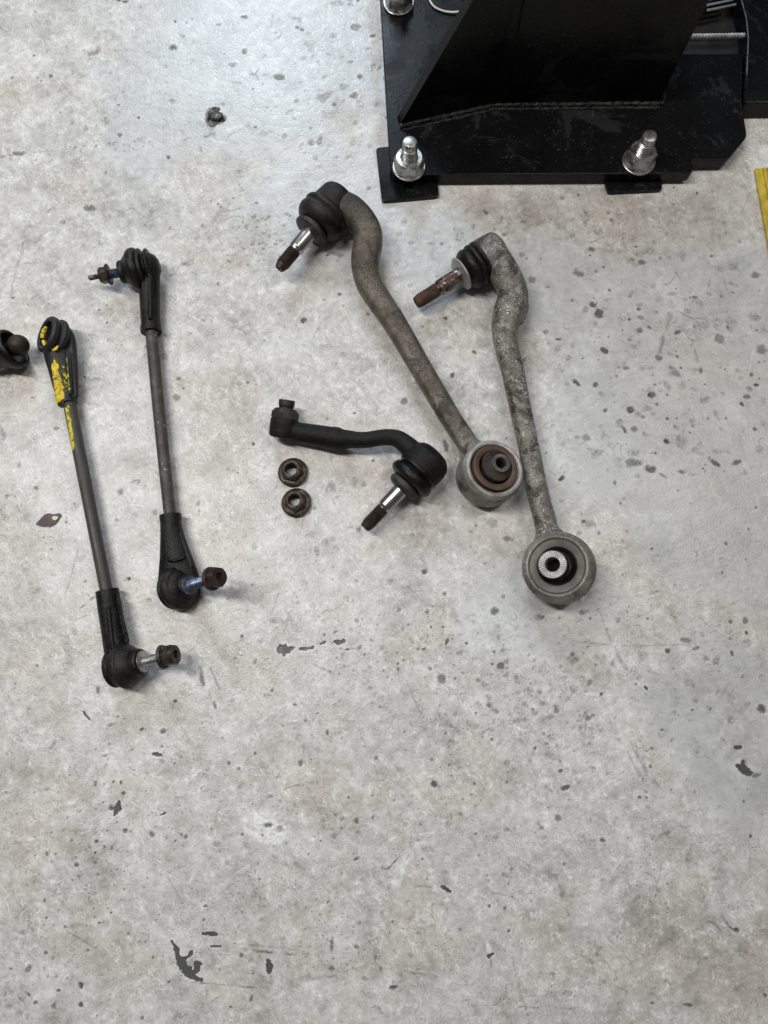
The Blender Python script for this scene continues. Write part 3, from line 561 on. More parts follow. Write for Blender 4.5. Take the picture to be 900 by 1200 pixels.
# channel, strength, then (x y half-width) triples: marks that run along a line
STROKES = """
C 1 201 1103 1.6 204 1107 1.8 207 1112 3.4 210 1122 3.6 215 1133 5 221 1141 5 230 1147 3.4 235 1149 2.4
C 1 214 1124 2.6 219 1122 1.8 224 1117 2.4
C 1 226 1142 4 231 1136 3.6 230.5 1129 3.2 234 1130 2.4
C 1 315 1127 2.4 316 1132 3 315.5 1138 2.4
C 1 237 1094 1.6 245 1094.4 2 254 1095 1.6
C .9 247 1109 .9 258 1109.5 1.1
C 1 139 939 1.4 138 947 3.2 135 954 1.6
C 1 179 883.5 1.4 184 883.6 2.4 190 885 1.2
C .9 98 834 1 101 839 1.8 106 844 1
C .95 187 956 1 190.5 954 2.2 194 952.5 1.4
C 1 327 760 3.5 332 760.5 5 338 760 3.4 345 758.5 2
C 1 352 760 2.6 358 760.5 2 363 759.8 1.4 367 758.5 2.4
C 1 376 754.5 1.6 380 753 1.8
C 1 393 752 2.6 398 753 3.4 403 751.5 2.6
C .8 405.5 761.4 1.4 409 761 1.2
C 1 866 898 4 870 901 6.4 876 904 5
C 1 862 876 2.2 867 876.5 2.8
C 1 517 1039 1.6 521 1041 2.6 527 1044 2.2
C .95 573 1121 2.2 578 1118 1.6
D .6 274 1105 .6 300 1108 .9 340 1112 .6 369 1120 .6
D .85 283 1112 .7 312 1115.5 1.3 341 1118 .8
D .55 341 1118 .6 367 1119 .8 372 1121 .4
D .7 225 1150.5 .6 262 1154.5 .8 313 1158 .7
D .35 176 1145 .5 225 1150.5 .6
D .55 80 1092 .6 95 1101 1 111 1111 .9
D .3 111 1111 .5 143 1123 .5
D .6 206 1045 .5 214 1060 .9
D .8 209 1051 1.4 214 1058 1.6
D .5 213 1042 .5 216 1054 .6
D .5 194 1024 .5 208 1045 .5
D .6 241 1156 .7 242 1170 .5
D .8 447 1016 .7 454 1018 1.1 462 1010 .9 468 1003 .8 467 993 .5
D .55 450 1135 .5 476 1139 .8 500 1142 .5
D .5 605 1145 .6 610 1165 .7 617 1182 .5
D .55 608 1179 .5 640 1181 .6 672 1182 .7
D .35 600 1120 .4 606 1150 .5
D .5 655 786 .4 685 794 .6
D .55 670 751.5 .5 715 755.5 .6 722 757 .4
D .45 722 757 .5 800 755 .7 830 752 .5 850 751 .4
D .45 696 700 .5 705 722 .8 713 745 1 725 770 2 733 783 2.4
D .5 477 800 .5 486 820 .9 494 838 .5
D .4 555 786 .4 562 796 .8 567 805 .5
D .7 563 861 1.2 568 857 .8 573 853 .8
D .55 680 846 .8 687 834 1.4 685 862 .8
D .45 740 870 1.5 752 893 2.2 766 915 2.4 778 928 1
D .35 735 880 1 748 905 1.6 760 921 .8
D .3 757 932 .5 763 955 .5 767 975 .4
D .85 846 1074 1.6 851 1080 1 854 1085 1.2 862 1090 1.8
D .7 830 1079 1.2 838 1083 1 845 1092 1.2 848 1097 1
D .6 847 1099 1 855 1106 1.4 864 1103 1
D .5 812 1092 1.6 814 1105 1.6 813 1115 1
D .55 769 985 1.6 774 980 2.2 784 975 2
D .45 776 1010 .6 773 1025 1 769 1040 .7
D .55 680 1119 .5 688 1122 .8 693 1128 .7 697 1142 .6
D .4 692 1152 .5 704 1154 .5
D .45 25 300 .7 26 286 .9 33 282 .7 41 283 1 46 281 .7
D .5 15 349 .9 14 338 .8 17 324 .7 21 309 1.2 28 293 1 27 285 .8 37 280 .7 46 282 .9
D .28 27 355 2 38 349 2.6 50 341 2
D .55 76.7 696.7 .8 83 676 .7 88 658 .6 93 638 .4
D .7 94 712 .8 102 707 1 108 701 1.4 111 700 1
D .65 154 566 .6 158 563 .9 163 563 1 160 568 .7
D .4 0 183 1 40 178 .6 70 176 .5
D .3 700 291 .4 770 298 .4 830 300 .5 855 297 .3
D .3 838 313 .5 860 305 .5 892 292 .6
D .45 784.5 367 2.4 783 377 3 781 387 1.4
D .55 776.6 395 2 775.6 403 2.4 773 413 1.8
D .45 813 374 1 820 373 .9 828 376 1 829 384 .9 820 382 .8
D .55 797 366 .9 806 371 1 812 373 .8
D .5 816 400 .8 806 395 .8
D .45 811 398 .8 815 412 1.2 818 420 1
D .35 655 385 .4 700 384 .4 730 383 .5
D .4 630 263 .6 645 253 1 655 249 .6
D .6 161 824 .6 170 823 .6 180 825 .7
D .6 246 782 .8 252 795 1.2 257 808 1.4
D .55 230 775 .6 236 786 1.6 239 797 1.2
D .45 367 778 .7 380 784 1 392 790 .8
D .35 480 690 .5 500 710 .5
D .3 475 795 .4 485 810 .4
D .35 300 780 .5 318 787 .6 340 792 .5
D .4 557 768 .5 575 782 .6
D .4 575 790 .6 577 800 .5
D .35 880 225 .6 868 250 .5
D .5 575 1123 .7 576 1132 .5
D .5 574 1142 1 576 1147 .7
D .35 505 1060 .5 507 1075 .4
D .45 478 1042 .6 492 1038 1 507 1040 .8
D .5 460 1112 1 467 1118 .7
B .5 345 1148 1 365 1145 2.6 385 1144 3 405 1147 1.5
D .5 357 1150 .6 372 1147 .9 392 1144 .7
D .35 332 925 .8 350 919 1 372 916 .8
W .5 468 1020 6 476 1008 7 480 1000 6
W .55 489 990 5 496 988 4
W .5 461 1035 5 467 1029 5 470 1020 4
W .5 490 1075 4 494 1060 3.6 498 1050 2.6
W .8 290 962 8 300 970 12 318 978 12 332 970 6
W .7 300 955 8 320 956 9
W .75 571 1105 2.4 574 1114 3 577 1120 2
W .7 96 1161 4 102 1163 5 104 1159 3
W .45 140 882 8 128 900 6 120 930 8 115 935 9
W .4 130 825 3 122 812 3
W .35 812 945 10 826 952 12 838 948 6
W .3 700 866 6 706 868 6
W .3 736 840 4 748 830 3
B .32 440 0 8 440 60 7 444 120 6 446 165 5
B .42 560 243 14 640 245 22 720 246 26 800 246 22 860 240 16
B .32 700 265 18 780 275 22 840 280 18
B .6 785 236 2.6 789 243 4.6 791 250 4
B .3 756 240 5 768 236 5
B .6 800 1154 3 808 1152 5 815 1150 2
B .3 790 1170 12 860 1150 26 890 1180 20
B .26 50 830 20 90 830 24 60 810 20
B .22 10 870 18 20 900 14
B .24 150 520 14 160 540 10
B .2 30 690 24 60 720 16
B .22 720 1180 14 745 1160 14
B .25 285 880 10 312 900 12
B .3 285 272 14 300 280 24 310 268 16
D .3 250 262 2.4 258 248 3 270 246 2.6 285 244 2
B .25 395 965 10 410 975 10
B .22 830 800 20 880 860 24
W .25 780 330 16 790 360 12
W .3 640 480 18 650 520 20 660 545 12
W .3 560 740 30 600 750 20
W .22 360 80 30 330 120 30
"""

def build_floor():
    xs = axis_coords(-0.56, 0.56, 0.00122, 4.0)
    ys = axis_coords(-0.39, 0.93, 0.00122, 4.0)
    nx, ny = len(xs), len(ys)
    X, Y = np.meshgrid(xs, ys, indexing='ij')
    Z = fbm(X, Y, 9, 4) * 0.0006 + fbm(X + 3, Y, 70, 3) * 0.00012
    ch = {k: np.zeros((nx, ny)) for k in 'DCWB'}
    e1 = fbm(X + 5, Y + 2, 120, 4)          # edge raggedness, coarse and fine
    e2 = fbm(X + 9, Y + 7, 420, 3)
    e3 = fbm(X + 1, Y + 4, 45, 4)
    def win(cx, cy, r):
        a, b = np.searchsorted(xs, [cx - r, cx + r]); c, d = np.searchsorted(ys, [cy - r, cy + r])
        return slice(a, b + 1), slice(c, d + 1)
    def spot(px, py, rx, ry, ang, st, k='D', soft=0.42, pit=True):
        c = P(px, py); s = S(py)
        rx, ry = rx * s, ry * s
        m = max(rx, ry) * 2.2 + 0.003
        if not (abs(c.x) < 0.7 and -0.5 < c.y < 1.05): return
        w = win(c.x, c.y, m)
        dx, dy = X[w] - c.x, Y[w] - c.y
        a = R(-ang)
        u = dx * math.cos(a) + dy * math.sin(a); v = -dx * math.sin(a) + dy * math.cos(a)
        d = np.sqrt((u / rx) ** 2 + (v / ry) ** 2)
        d = d + e1[w] * 0.75 + e2[w] * 0.45
        if st < 0.5: d = d + e1[w] * 0.6
        f = st * (1 - sstep(d, 1 - soft, 1 + soft))
        if st < 0.6: f = f * np.clip(0.8 + e2[w] * 1.4, 0, 1.3)
        ch[k][w] = np.maximum(ch[k][w], f)
        if pit and k == 'D':
            Z[w] -= f * min(0.0011, 0.35 * min(rx, ry))
            Z[w] += st * 0.00028 * np.exp(-((d - 1.55) / 0.35) ** 2)
    for rec in SPOTS.replace('\n', ';').split(';'):
        q = rec.split()
        if len(q) == 6:
            v = [float(t) for t in q]
            spot(v[0], v[1], v[2] * .92, v[3] * .92, v[4], v[5] if v[5] > .7 else v[5] * .95, soft=0.22 if v[5] > 0.85 else 0.36)
    def stroke(k, st, tri):
        pts = [(P(tri[i], tri[i + 1]), tri[i + 2] * S(tri[i + 1])) for i in range(0, len(tri), 3)]
        if len(pts) > 2:
            fl = catmull([(p.x, p.y, r) for p, r in pts], 4)
        else:
            fl = [(p.x, p.y, r) for p, r in pts]
        for (x0, y0, r0), (x1, y1, r1) in zip(fl, fl[1:]):
            big = k in 'WB' or (k == 'D' and max(r0, r1) > 0.004)
            m = max(r0, r1) * (2.6 if big else 1.8) + 0.003
            a, b = np.searchsorted(xs, [min(x0, x1) - m, max(x0, x1) + m]); c, d = np.searchsorted(ys, [min(y0, y1) - m, max(y0, y1) + m])
            w = (slice(a, b + 1), slice(c, d + 1))
            ux, uy = x1 - x0, y1 - y0; L2 = ux * ux + uy * uy + 1e-12
            wob = 0.0011 if k == 'D' else 0.0
            xx = X[w] + e3[w] * wob; yy = Y[w] + e1[w] * wob
            t = np.clip(((xx - x0) * ux + (yy - y0) * uy) / L2, 0, 1)
            rr = r0 + (r1 - r0) * t
            dist = np.hypot(xx - x0 - t * ux, yy - y0 - t * uy)
            if k == 'C':
                f = 1 - sstep(dist / rr + e1[w] * 0.9 + e2[w] * 0.5, 0.75, 1.25)
                f = f * st
                hal = 0.28 * np.exp(-((dist / rr - 1.55) / 0.35) ** 2) * np.clip(0.55 + e1[w] * 1.6, 0, 1)  # pale ring painted round the chip, standing in for a lit rim
                ch['W'][w] = np.maximum(ch['W'][w], hal)
            elif k == 'D':
                rr = np.maximum(rr, 0.0006)
                f = st * (1 - sstep(dist / rr + e1[w] * 0.8 + e2[w] * 0.6, 0.5, 1.7)) * np.clip(0.75 + e1[w] * 1.6, 0.05, 1.2)
            else:
                f = st * (1 - sstep(dist / rr + e3[w] * 1.0 + e1[w] * 0.8, 0.3, 1.6)) * np.clip(0.85 + e2[w] * 1.2, 0, 1.3)
                if k == 'W': f = np.minimum(1, f * sstep(e1[w] + e3[w] * 0.6 + max(0, st - .6), -0.45, 0.05))
            ch[k][w] = np.maximum(ch[k][w], f)
    for line in STROKES.strip().split('\n'):
        q = line.split()
        stroke(q[0], float(q[1]), [float(t) for t in q[2:]])
    r2 = random.Random(5)
    # the run of pin-holes along an old joint, upper left
    for i in range(120):
        x = r2.uniform(0, 235)
        y = 183 - x * 0.095 + r2.gauss(0, 3.2)
        spot(x, y, r2.uniform(.6, 1.7), r2.uniform(.5, 1.2), r2.uniform(0, 90), r2.uniform(.3, .75))
    # peppered areas: cx cy spread-x spread-y count size strength
    for cx, cy, sx, sy, n, r_, st in ((95, 1035, 60, 60, 140, .8, .75), (140, 940, 40, 50, 50, .9, .8), (150, 1100, 90, 60, 70, .8, .7),
                                      (300, 276, 22, 20, 110, 1.3, .5), (630, 840, 60, 40, 150, 1.6, .45), (560, 790, 90, 50, 90, 1.2, .6),
                                      (780, 400, 75, 110, 110, 2.6, .30), (780, 400, 75, 120, 80, 1.2, .6), (740, 820, 90, 80, 80, 1.6, .4),
                                      (400, 80, 50, 70, 60, 2.0, .3), (330, 110, 90, 70, 70, 1.4, .35), (120, 100, 80, 60, 60, 1.1, .45),
                                      (560, 270, 70, 30, 50, 1.8, .4), (700, 260, 90, 16, 60, 1.6, .45), (820, 1020, 60, 80, 70, 1.4, .4),
                                      (560, 980, 100, 60, 60, 1.4, .45), (760, 1120, 90, 50, 90, 1.4, .45), (350, 950, 60, 60, 60, 1.6, .35),
                                      (420, 1080, 70, 70, 70, 1.4, .4), (430, 770, 60, 30, 90, 1.3, .5), (100, 620, 80, 120, 90, 1.1, .45),
                                      (100, 460, 80, 120, 70, 1.0, .5), (300, 400, 100, 100, 70, 1.1, .45), (330, 640, 110, 60, 70, 1.2, .45),
                                      (620, 640, 90, 70, 60, 1.5, .45), (450, 600, 450, 600, 420, .85, .7), (780, 420, 90, 140, 120, 1.3, .75), (700, 850, 120, 120, 90, 1.2, .75), (300, 900, 160, 140, 90, 1.1, .75), (450, 600, 450, 600, 90, 2.0, .2)):
        for i in range(n):
            r0 = r_ * math.exp(r2.gauss(0, 0.35))
            spot(r2.gauss(cx, sx) if sx < 400 else r2.uniform(-30, 930), r2.gauss(cy, sy) if sx < 400 else r2.uniform(-30, 1230),
                 r0 * r2.uniform(.8, 1.5), r0, r2.uniform(0, 180), min(.95, st * r2.uniform(.5, 1.3)))
    # short random nicks and curls
    for i in range(230):
        x, y = r2.uniform(0, 900), r2.uniform(0, 1200)
        a = r2.uniform(0, 6.28); tri = []
        for j in range(r2.choice((2, 3, 4))):
            tri += [x, y, r2.uniform(.35, .9)]
            a += r2.gauss(0, 0.7); l = r2.uniform(3, 11); x += math.cos(a) * l; y += math.sin(a) * l
        stroke('D', r2.uniform(.2, .5), tri)
    # small craters where the paint blistered: a broken dark rim with a pale lip
    for i in range(210):
        x, y = r2.uniform(0, 900), r2.choice((r2.uniform(0, 1200), r2.uniform(680, 1200)))
        rad = r2.uniform(2.2, 7); a = r2.uniform(0, 6.28); span = r2.uniform(1.5, 4.5); el = r2.uniform(.6, 1)
        st = r2.uniform(.22, .55)
        tri, tri2 = [], []
        for j in range(5):
            b = a + span * j / 4; q = rad * r2.uniform(.85, 1.15)
            tri += [x + math.cos(b) * q, y + math.sin(b) * q * el, r2.uniform(.4, .9)]
            tri2 += [x + math.cos(b + .5) * (q + 1.4), y + math.sin(b + .5) * (q + 1.4) * el, r2.uniform(.4, .9)]
        stroke('D', st, tri)
        stroke('W', st * 1.1, tri2)
        if r2.random() < .4: spot(x, y, rad * .7, rad * .6, 0, st * .6)
    for i in range(200):                                 # short curved pale strokes
        x, y = r2.uniform(0, 900), r2.uniform(420, 1200)
        a = r2.choice((0.9, 2.4, -0.3)) + r2.gauss(0, .5); cv = r2.gauss(0, .35); tri = []
        for j in range(4):
            tri += [x, y, r2.uniform(.5, 1.7)]
            l = r2.uniform(3, 10); x += math.cos(a) * l; y += math.sin(a) * l; a += cv
        stroke('W', r2.uniform(.2, .5), tri)
    for i in range(60):                                  # pale scrapes
        x, y = r2.uniform(0, 900), r2.uniform(200, 1200)
        a = r2.choice((-0.7, 2.3, 0.2)) + r2.gauss(0, 0.35); l = r2.uniform(8, 34)
        stroke('W', r2.uniform(.25, .55), [x, y, r2.uniform(.7, 2.4), x + math.cos(a) * l, y + math.sin(a) * l, r2.uniform(.6, 1.6)])
    Z -= 0.0005 * (ch['C'] > 0.5)
    # the hollow around the sawn-off stud
    c = P(251, 138); w = win(c.x, c.y, 0.03)
    d = np.hypot((X[w] - c.x), (Y[w] - c.y)) / 0.0125 + e1[w] * 0.5
    hole = 1 - sstep(d, 0.75, 1.15)
    Z[w] -= hole * 0.005
    ch['D'][w] = np.maximum(ch['D'][w], hole * 0.9)
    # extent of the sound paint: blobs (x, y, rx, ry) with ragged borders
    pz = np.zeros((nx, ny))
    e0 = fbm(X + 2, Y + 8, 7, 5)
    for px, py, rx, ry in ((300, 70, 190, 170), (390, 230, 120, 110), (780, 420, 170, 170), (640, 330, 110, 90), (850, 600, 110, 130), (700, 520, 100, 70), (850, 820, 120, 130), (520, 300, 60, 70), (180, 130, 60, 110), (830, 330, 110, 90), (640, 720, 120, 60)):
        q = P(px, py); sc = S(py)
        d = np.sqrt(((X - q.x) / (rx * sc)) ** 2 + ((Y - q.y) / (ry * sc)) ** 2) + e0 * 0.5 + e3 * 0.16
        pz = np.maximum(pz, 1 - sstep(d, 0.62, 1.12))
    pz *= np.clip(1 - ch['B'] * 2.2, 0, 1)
    for tri in ([245, 127, 2, 243, 132, 2.4], [243, 143, 3, 248, 149, 3.6], [258, 143, 3, 264, 138, 3], [256, 121, 3, 262, 122, 2], [238, 147, 2, 235, 145, 1.4], [240, 159, 2, 246, 157, 3], [252, 160, 2, 250, 157, 3]):
        stroke('D', 0.6, tri)
    v = np.stack([X, Y, Z], -1).reshape(-1, 3).astype(np.float32)
    i = np.arange(nx * ny).reshape(nx, ny)
    quads = np.stack([i[:-1, :-1], i[1:, :-1], i[1:, 1:], i[:-1, 1:]], -1).reshape(-1, 4).astype(np.int32)
    me = bpy.data.meshes.new('floor')
    me.vertices.add(len(v)); me.vertices.foreach_set('co', v.ravel())
    me.loops.add(quads.size); me.loops.foreach_set('vertex_index', quads.ravel())
    me.polygons.add(len(quads)); me.polygons.foreach_set('loop_start', np.arange(0, quads.size, 4, dtype=np.int32))
    me.update(calc_edges=True)
    at = me.attributes.new('marks', 'FLOAT_COLOR', 'POINT')
    rgba = np.stack([ch['D'], ch['C'], ch['W'], ch['B']], -1).clip(0, 1).astype(np.float32)
    at.data.foreach_set('color', rgba.ravel())
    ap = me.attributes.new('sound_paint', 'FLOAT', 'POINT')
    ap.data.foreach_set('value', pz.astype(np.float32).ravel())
    me.shade_smooth()
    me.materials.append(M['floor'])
    o = bpy.data.objects.new('floor', me)
    COL.objects.link(o)
    o['kind'] = 'structure'
    o['label'] = 'worn pale grey painted concrete workshop floor with stains and chips'
    return o
build_floor()

# ------------------------------------------------------------------ the lift column on its bolted base
ZB, ZT = 0.0065, 0.0225       # underside and top of the base plate
def v2(px, py, z): p = P(px, py, z); return (p.x, p.y)

base0 = P(640, 150, 0); base0.z = 0
lift = thing('lift_column', 'black steel lift column bolted to the floor by its base plate', 'lift column', base0)

def anchored(px, py):
    return P(px, py, ZT)

plate = [v2(457.5, 205, ZT), v2(811, 203, ZT), v2(811, 187.5, ZT), v2(853, 187, ZT), v2(875.5, 160, ZT), v2(869, 118, ZT), v2(871, 63, ZT),
         v2(740, 63, ZT), v2(735, -120, ZT), v2(438.5, -120, ZT)]
bm = bmesh.new()
prism(bm, round_poly(plate, [0.014, 0.003, 0.002, 0.004, 0.006, 0.01, 0.003, 0.002, 0.002, 0.004]), ZB, ZT)
link('base_plate', bm, M['machine'], lift, bevel=0.0012)

# folded upright: a wing with a raking edge on the left and the main face
a0, b0, c0 = P(468, 147, ZT), P(579, 122.5, ZT), P(772, 120.5, ZT)
def on_plane(px, py, p, q):
    """where the sight line meets the upright plane through p and q"""
    n = (q - p).cross(Vector((0, 0, 1))); r = ray(px, py); o = Vector((0, 0, H))
    return o + r * ((p - o).dot(n) / r.dot(n))
rake = on_plane(555, 0, a0, b0)
slope = (rake - a0) / (rake.z - a0.z)
TOP = 0.70
ab = (b0 - a0); ab.z = 0
def rake_at(z): return a0 + slope * (z - a0.z)
# height at which the raking edge reaches the fold
lam = ab.length / max(1e-4, Vector((slope.x, slope.y, 0)).dot(ab.normalized()))
zf = min(TOP - 0.02, a0.z + lam * 0.98)
bm = bmesh.new()
nrm_w = ab.cross(Vector((0, 0, 1))).normalized()
if nrm_w.y < 0: nrm_w = -nrm_w
nrm_m = (c0 - b0).cross(Vector((0, 0, 1))).normalized()
if nrm_m.y < 0: nrm_m = -nrm_m
TH = 0.010
def up(p, z): return Vector((p.x, p.y, z))
front = [a0, b0, up(b0, TOP), up(rake_at(zf), TOP) if zf >= TOP - 0.021 else up(b0, TOP) , rake_at(zf)]
# wing
wing = [a0, b0, up(b0, TOP), rake_at(TOP - 0.001) if zf >= TOP - 0.021 else rake_at(zf)]
f_ = [bm.verts.new(p) for p in wing]; k_ = [bm.verts.new(p + nrm_w * 0.013) for p in wing]
bm.faces.new(f_); bm.faces.new(k_[::-1])
for i in range(len(wing)):
    j = (i + 1) % len(wing)
    bm.faces.new((f_[i], f_[j], k_[j], k_[i]))
link('gusset_wing', bm, M['machine'], lift, bevel=0.0004)
bm = bmesh.new()
e = Vector((-0.0003, 0, 0))
main = [b0 + e, c0, up(c0, TOP), up(b0, TOP) + e]
f_ = [bm.verts.new(p) for p in main]; k_ = [bm.verts.new(p + nrm_m * TH) for p in main]
bm.faces.new(f_); bm.faces.new(k_[::-1])
for i in range(4):
    j = (i + 1) % 4
    bm.faces.new((f_[i], f_[j], k_[j], k_[i]))
link('column_face', bm, M['machine'], lift, bevel=0.0004)
# side wall of the column going back from its right edge
bm = bmesh.new()
sdir = nrm_m
p0 = c0 - (c0 - b0).normalized() * 0.010 + sdir * (TH + 0.0005); p1 = c0 + sdir * (TH + 0.0005)
quad = [p0, p1, p1 + sdir * 0.14, p0 + sdir * 0.14]
prism(bm, [(q.x, q.y) for q in quad], ZB + 0.002, TOP - 0.004)
link('column_side', bm, M['machine'], lift, bevel=0.001)
# seam groove strip seen near the top
s0, s1 = on_plane(604, 52, b0, c0), on_plane(620, -40, b0, c0)
bm = bmesh.new()
tube(bm, [(s0 - nrm_m * 0.0002, 0.0012, 0.0012), ((s0 + s1) / 2 - nrm_m * 0.0002, 0.0018, 0.0018), (s1 - nrm_m * 0.0002, 0.0018, 0.0018)], 8, 4)
link('seam', bm, M['bore'], lift)
# weld beads along the foot
def bead(pts, r, seed):
    bm = bmesh.new(); rr = random.Random(seed)
    cs = []
    for p, q in zip(pts, pts[1:]):
        n = max(3, int((q - p).length / 0.004))
        for i in range(n):
            cs.append(p.lerp(q, i / n))
    cs.append(pts[-1])
    tube(bm, [(c + Vector((rr.gauss(0, .0003), rr.gauss(0, .0003), 0)), r * (1 + 0.18 * math.sin(i * 2.1) + rr.gauss(0, .08))) for i, c in enumerate(cs)], 8, 2, jitter=0.25)
    return link('weld_bead', bm, M['weld'], lift)
off = Vector((0, -0.0022, 0.001))
bead([a0 + off, b0 + off, c0 + off], 0.0032, 1)
off = Vector((0, -0.0075, -0.0002))
bead([a0 + off + Vector((0.004, 0, 0)), b0 + off, c0 + off], 0.0022, 2)
bead([c0 + Vector((0.002, -0.004, 0)), c0 + Vector((0.006, 0.006, 0)), c0 + Vector((0.004, 0.03, 0))], 0.0035, 3)

def anchor_bolt(px, py, lean):
    c = P(px, py, ZT)
    ax = Vector((lean[0], lean[1], 1)).normalized()
    bm = bmesh.new()
    prof = [(0.0, 0.0092)]
    z = 0.014
    while z < 0.036:
        prof += [(z, 0.0083), (z + 0.0011, 0.0100), (z + 0.0015, 0.0100)]; z += 0.0028
    prof += [(z, 0.0082), (z + 0.001, 0.0090), (0.0435, 0.0093), (0.0460, 0.0085), (0.0470, 0.006), (0.0470, 0.0)]
    lathe(bm, c, ax, prof, 28)
    b = link('anchor_bolt', bm, M['zinc'], lift, angle=30)
    bm = bmesh.new()
    lathe(bm, c, ax, [(0.0003, 0.0096), (0.0003, 0.0212), (0.0012, 0.0217), (0.0026, 0.0216), (0.0032, 0.0208), (0.0032, 0.0096)], 40, closed=True)
    link('washer', bm, M['zinc'], b)
    bm = bmesh.new()
    Rc = 0.0197
    lathe(bm, c, ax, [(0.0034, 0.0094), (0.0034, 0.0182, 'm', Rc), (0.0046, Rc, 'h'), (0.0168, Rc, 'h'), (0.0196, 0.0166, 'm', Rc), (0.0198, 0.0116), (0.0180, 0.0096)], 48, closed=True, rot=0.35 + px * 0.01)
    link('nut', bm, M['zinc'], b, angle=25)
anchor_bolt(479, 197, (0.0, 0.06))
anchor_bolt(748, 190, (-0.02, 0.05))
anchor_bolt(467, 4, (0.0, 0.0))

# black packing shims pinched under the plate
bm = bmesh.new()
prism(bm, round_poly([v2(440.5, 173, .006), v2(447.5, 236, .006), v2(514.5, 230, .006), v2(508, 166, .006)], 0.005), 0.0005, 0.006)
o = link('shim_plate', bm, M['machine'], None, bevel=0.0008)
recentre(o, (P(478, 205).x, P(478, 205).y, 0.0005)); tag(o, 'thin black square shim sticking out under the left corner of the base plate', 'shim', 'shims under the lift base')
bm = bmesh.new()
prism(bm, round_poly([v2(709.5, 215, .006), v2(713, 225.5, .006), v2(776, 222.5, .006), v2(774, 165, .006), v2(707, 165, .006)], 0.004), 0.0005, 0.006)
o = link('shim_plate', bm, M['machine'], None, bevel=0.0008)
recentre(o, (P(742, 200).x, P(742, 200).y, 0.0005)); tag(o, 'thin black shim peeping out under the base plate front, below the right anchor bolt', 'shim', 'shims under the lift base')

# pale wire curling over the plate
bm = bmesh.new()
tube(bm, [(P(500, -14, .026), .0014), (P(502, -3, .025), .0014), (P(508, 7, .0245), .0014), (P(517, 12, .0243), .0014), (P(527, 14.2, .0245), .0014), (P(538, 13.6, .026), .0014), (P(548, 9, .028), .0014)], 10, 6)
o = link('wire', bm, M['cream_wire']); c = P(517, 12, .0225); recentre(o, c); tag(o, 'thin cream coloured wire curling on the black base plate', 'wire')

# recess floor behind the right lobe, run forward as painted shade below the rope
bm = bmesh.new()
prism(bm, [v2(735, 76, .004), v2(905, 76, .004), v2(915, -90, .004), v2(735, -90, .004)], 0.0006, 0.004)
o = link('recess_plate', bm, M['recess'], None, bevel=0.0005); recentre(o, (P(820, 20).x, P(820, 20).y, 0.0006))
tag(o, 'dark rusty steel plate in the gap behind the wire rope', 'steel plate')

# stranded wire rope
def rope(pa, pb, r, label, name='wire_rope'):
    t = thing(name, label, 'wire rope', (pa + pb) / 2)
    ax, u, v = frame(pb - pa); L = (pb - pa).length
    for k in range(6):
        bm = bmesh.new(); pts = []
        n = int(L / 0.0022)
        for i in range(n + 1):
            s = i / n * L
            a = 2 * math.pi * (s / 0.026 + k / 6)
            pts.append((pa + ax * s + u * math.cos(a) * r * 0.62 + v * math.sin(a) * r * 0.62, r * 0.42))
        tube(bm, pts, 7, 1)
        link('strand', bm, M['rope'], t)
    return t
rope(P(806, 44, .022), P(884, 42.5, .022), 0.0042, 'grey stranded wire rope stretched level across the gap right of the column')
t = thing('rope_drum', 'wire rope windings at the top edge, right of the column', 'rope drum', P(842, -2, .01))
bm = bmesh.new(); lathe(bm, P(812, 2, .018), P(880, -16, .018) - P(812, 2, .018), [(0, 0), (0, .010), (.095, .010), (.095, 0)], 24)
link('drum', bm, M['recess'], t)
for k in range(3):
    bm = bmesh.new(); a_, b_ = P(822 - k * 3 + 6, 12.5 - k * 5.5, .031), P(862 - k * 3, 5.5 - k * 5.5, .031)
    tube(bm, [(a_, .0019), ((a_ + b_) / 2, .0019), (b_, .0019)], 10, 4)
    link('winding', bm, M['rope'], t)

# low black plate at the right border
side = [v2(868, -60, .03), v2(868, 0, .03), v2(873.5, 20, .03), v2(876, 44, .03), v2(874.5, 80, .03), v2(873.5, 120, .03), v2(1010, 119, .03), v2(1010, -60, .03)]
bm = bmesh.new(); prism(bm, side, 0.0006, 0.030)
o = link('steel_cover', bm, M['machine'], None, bevel=0.002); recentre(o, (P(930, 60).x, P(930, 60).y, 0.0006))
tag(o, 'black steel cover at the right border beside the lift base', 'cover')

# yellow painted steel strip
yt = thing('yellow_strip', 'worn yellow painted metal strip at the right border below the black lift base', 'metal strip', P(905, 230, 0))
A, B = P(885.5, 196.5, .006), P(900.5, 280, .006)
dirv = (B - A).normalized(); acr = Vector((-dirv.y, dirv.x, 0))
if acr.x < 0: acr = -acr
far = A + dirv * 0.16
def slab(bm, o0, o1, w0, w1, z0, z1):
    prism(bm, [(o0 + acr * w0).to_2d(), (o0 + acr * w1).to_2d(), (o1 + acr * w1).to_2d(), (o1 + acr * w0).to_2d()], z0, z1)
bm = bmesh.new(); slab(bm, A, far, 0, .11, .0006, .0045); link('flange', bm, M['yellow'], yt, bevel=.0006)
bm = bmesh.new(); slab(bm, A + dirv * .001, far, .0095, .0115, .0046, .0075); link('ridge', bm, M['yellow'], yt, bevel=.0006)
bm = bmesh.new(); slab(bm, A + dirv * .001, far, .0150, .109, .0046, .0105); link('raised_panel', bm, M['yellow'], yt, bevel=.0008)

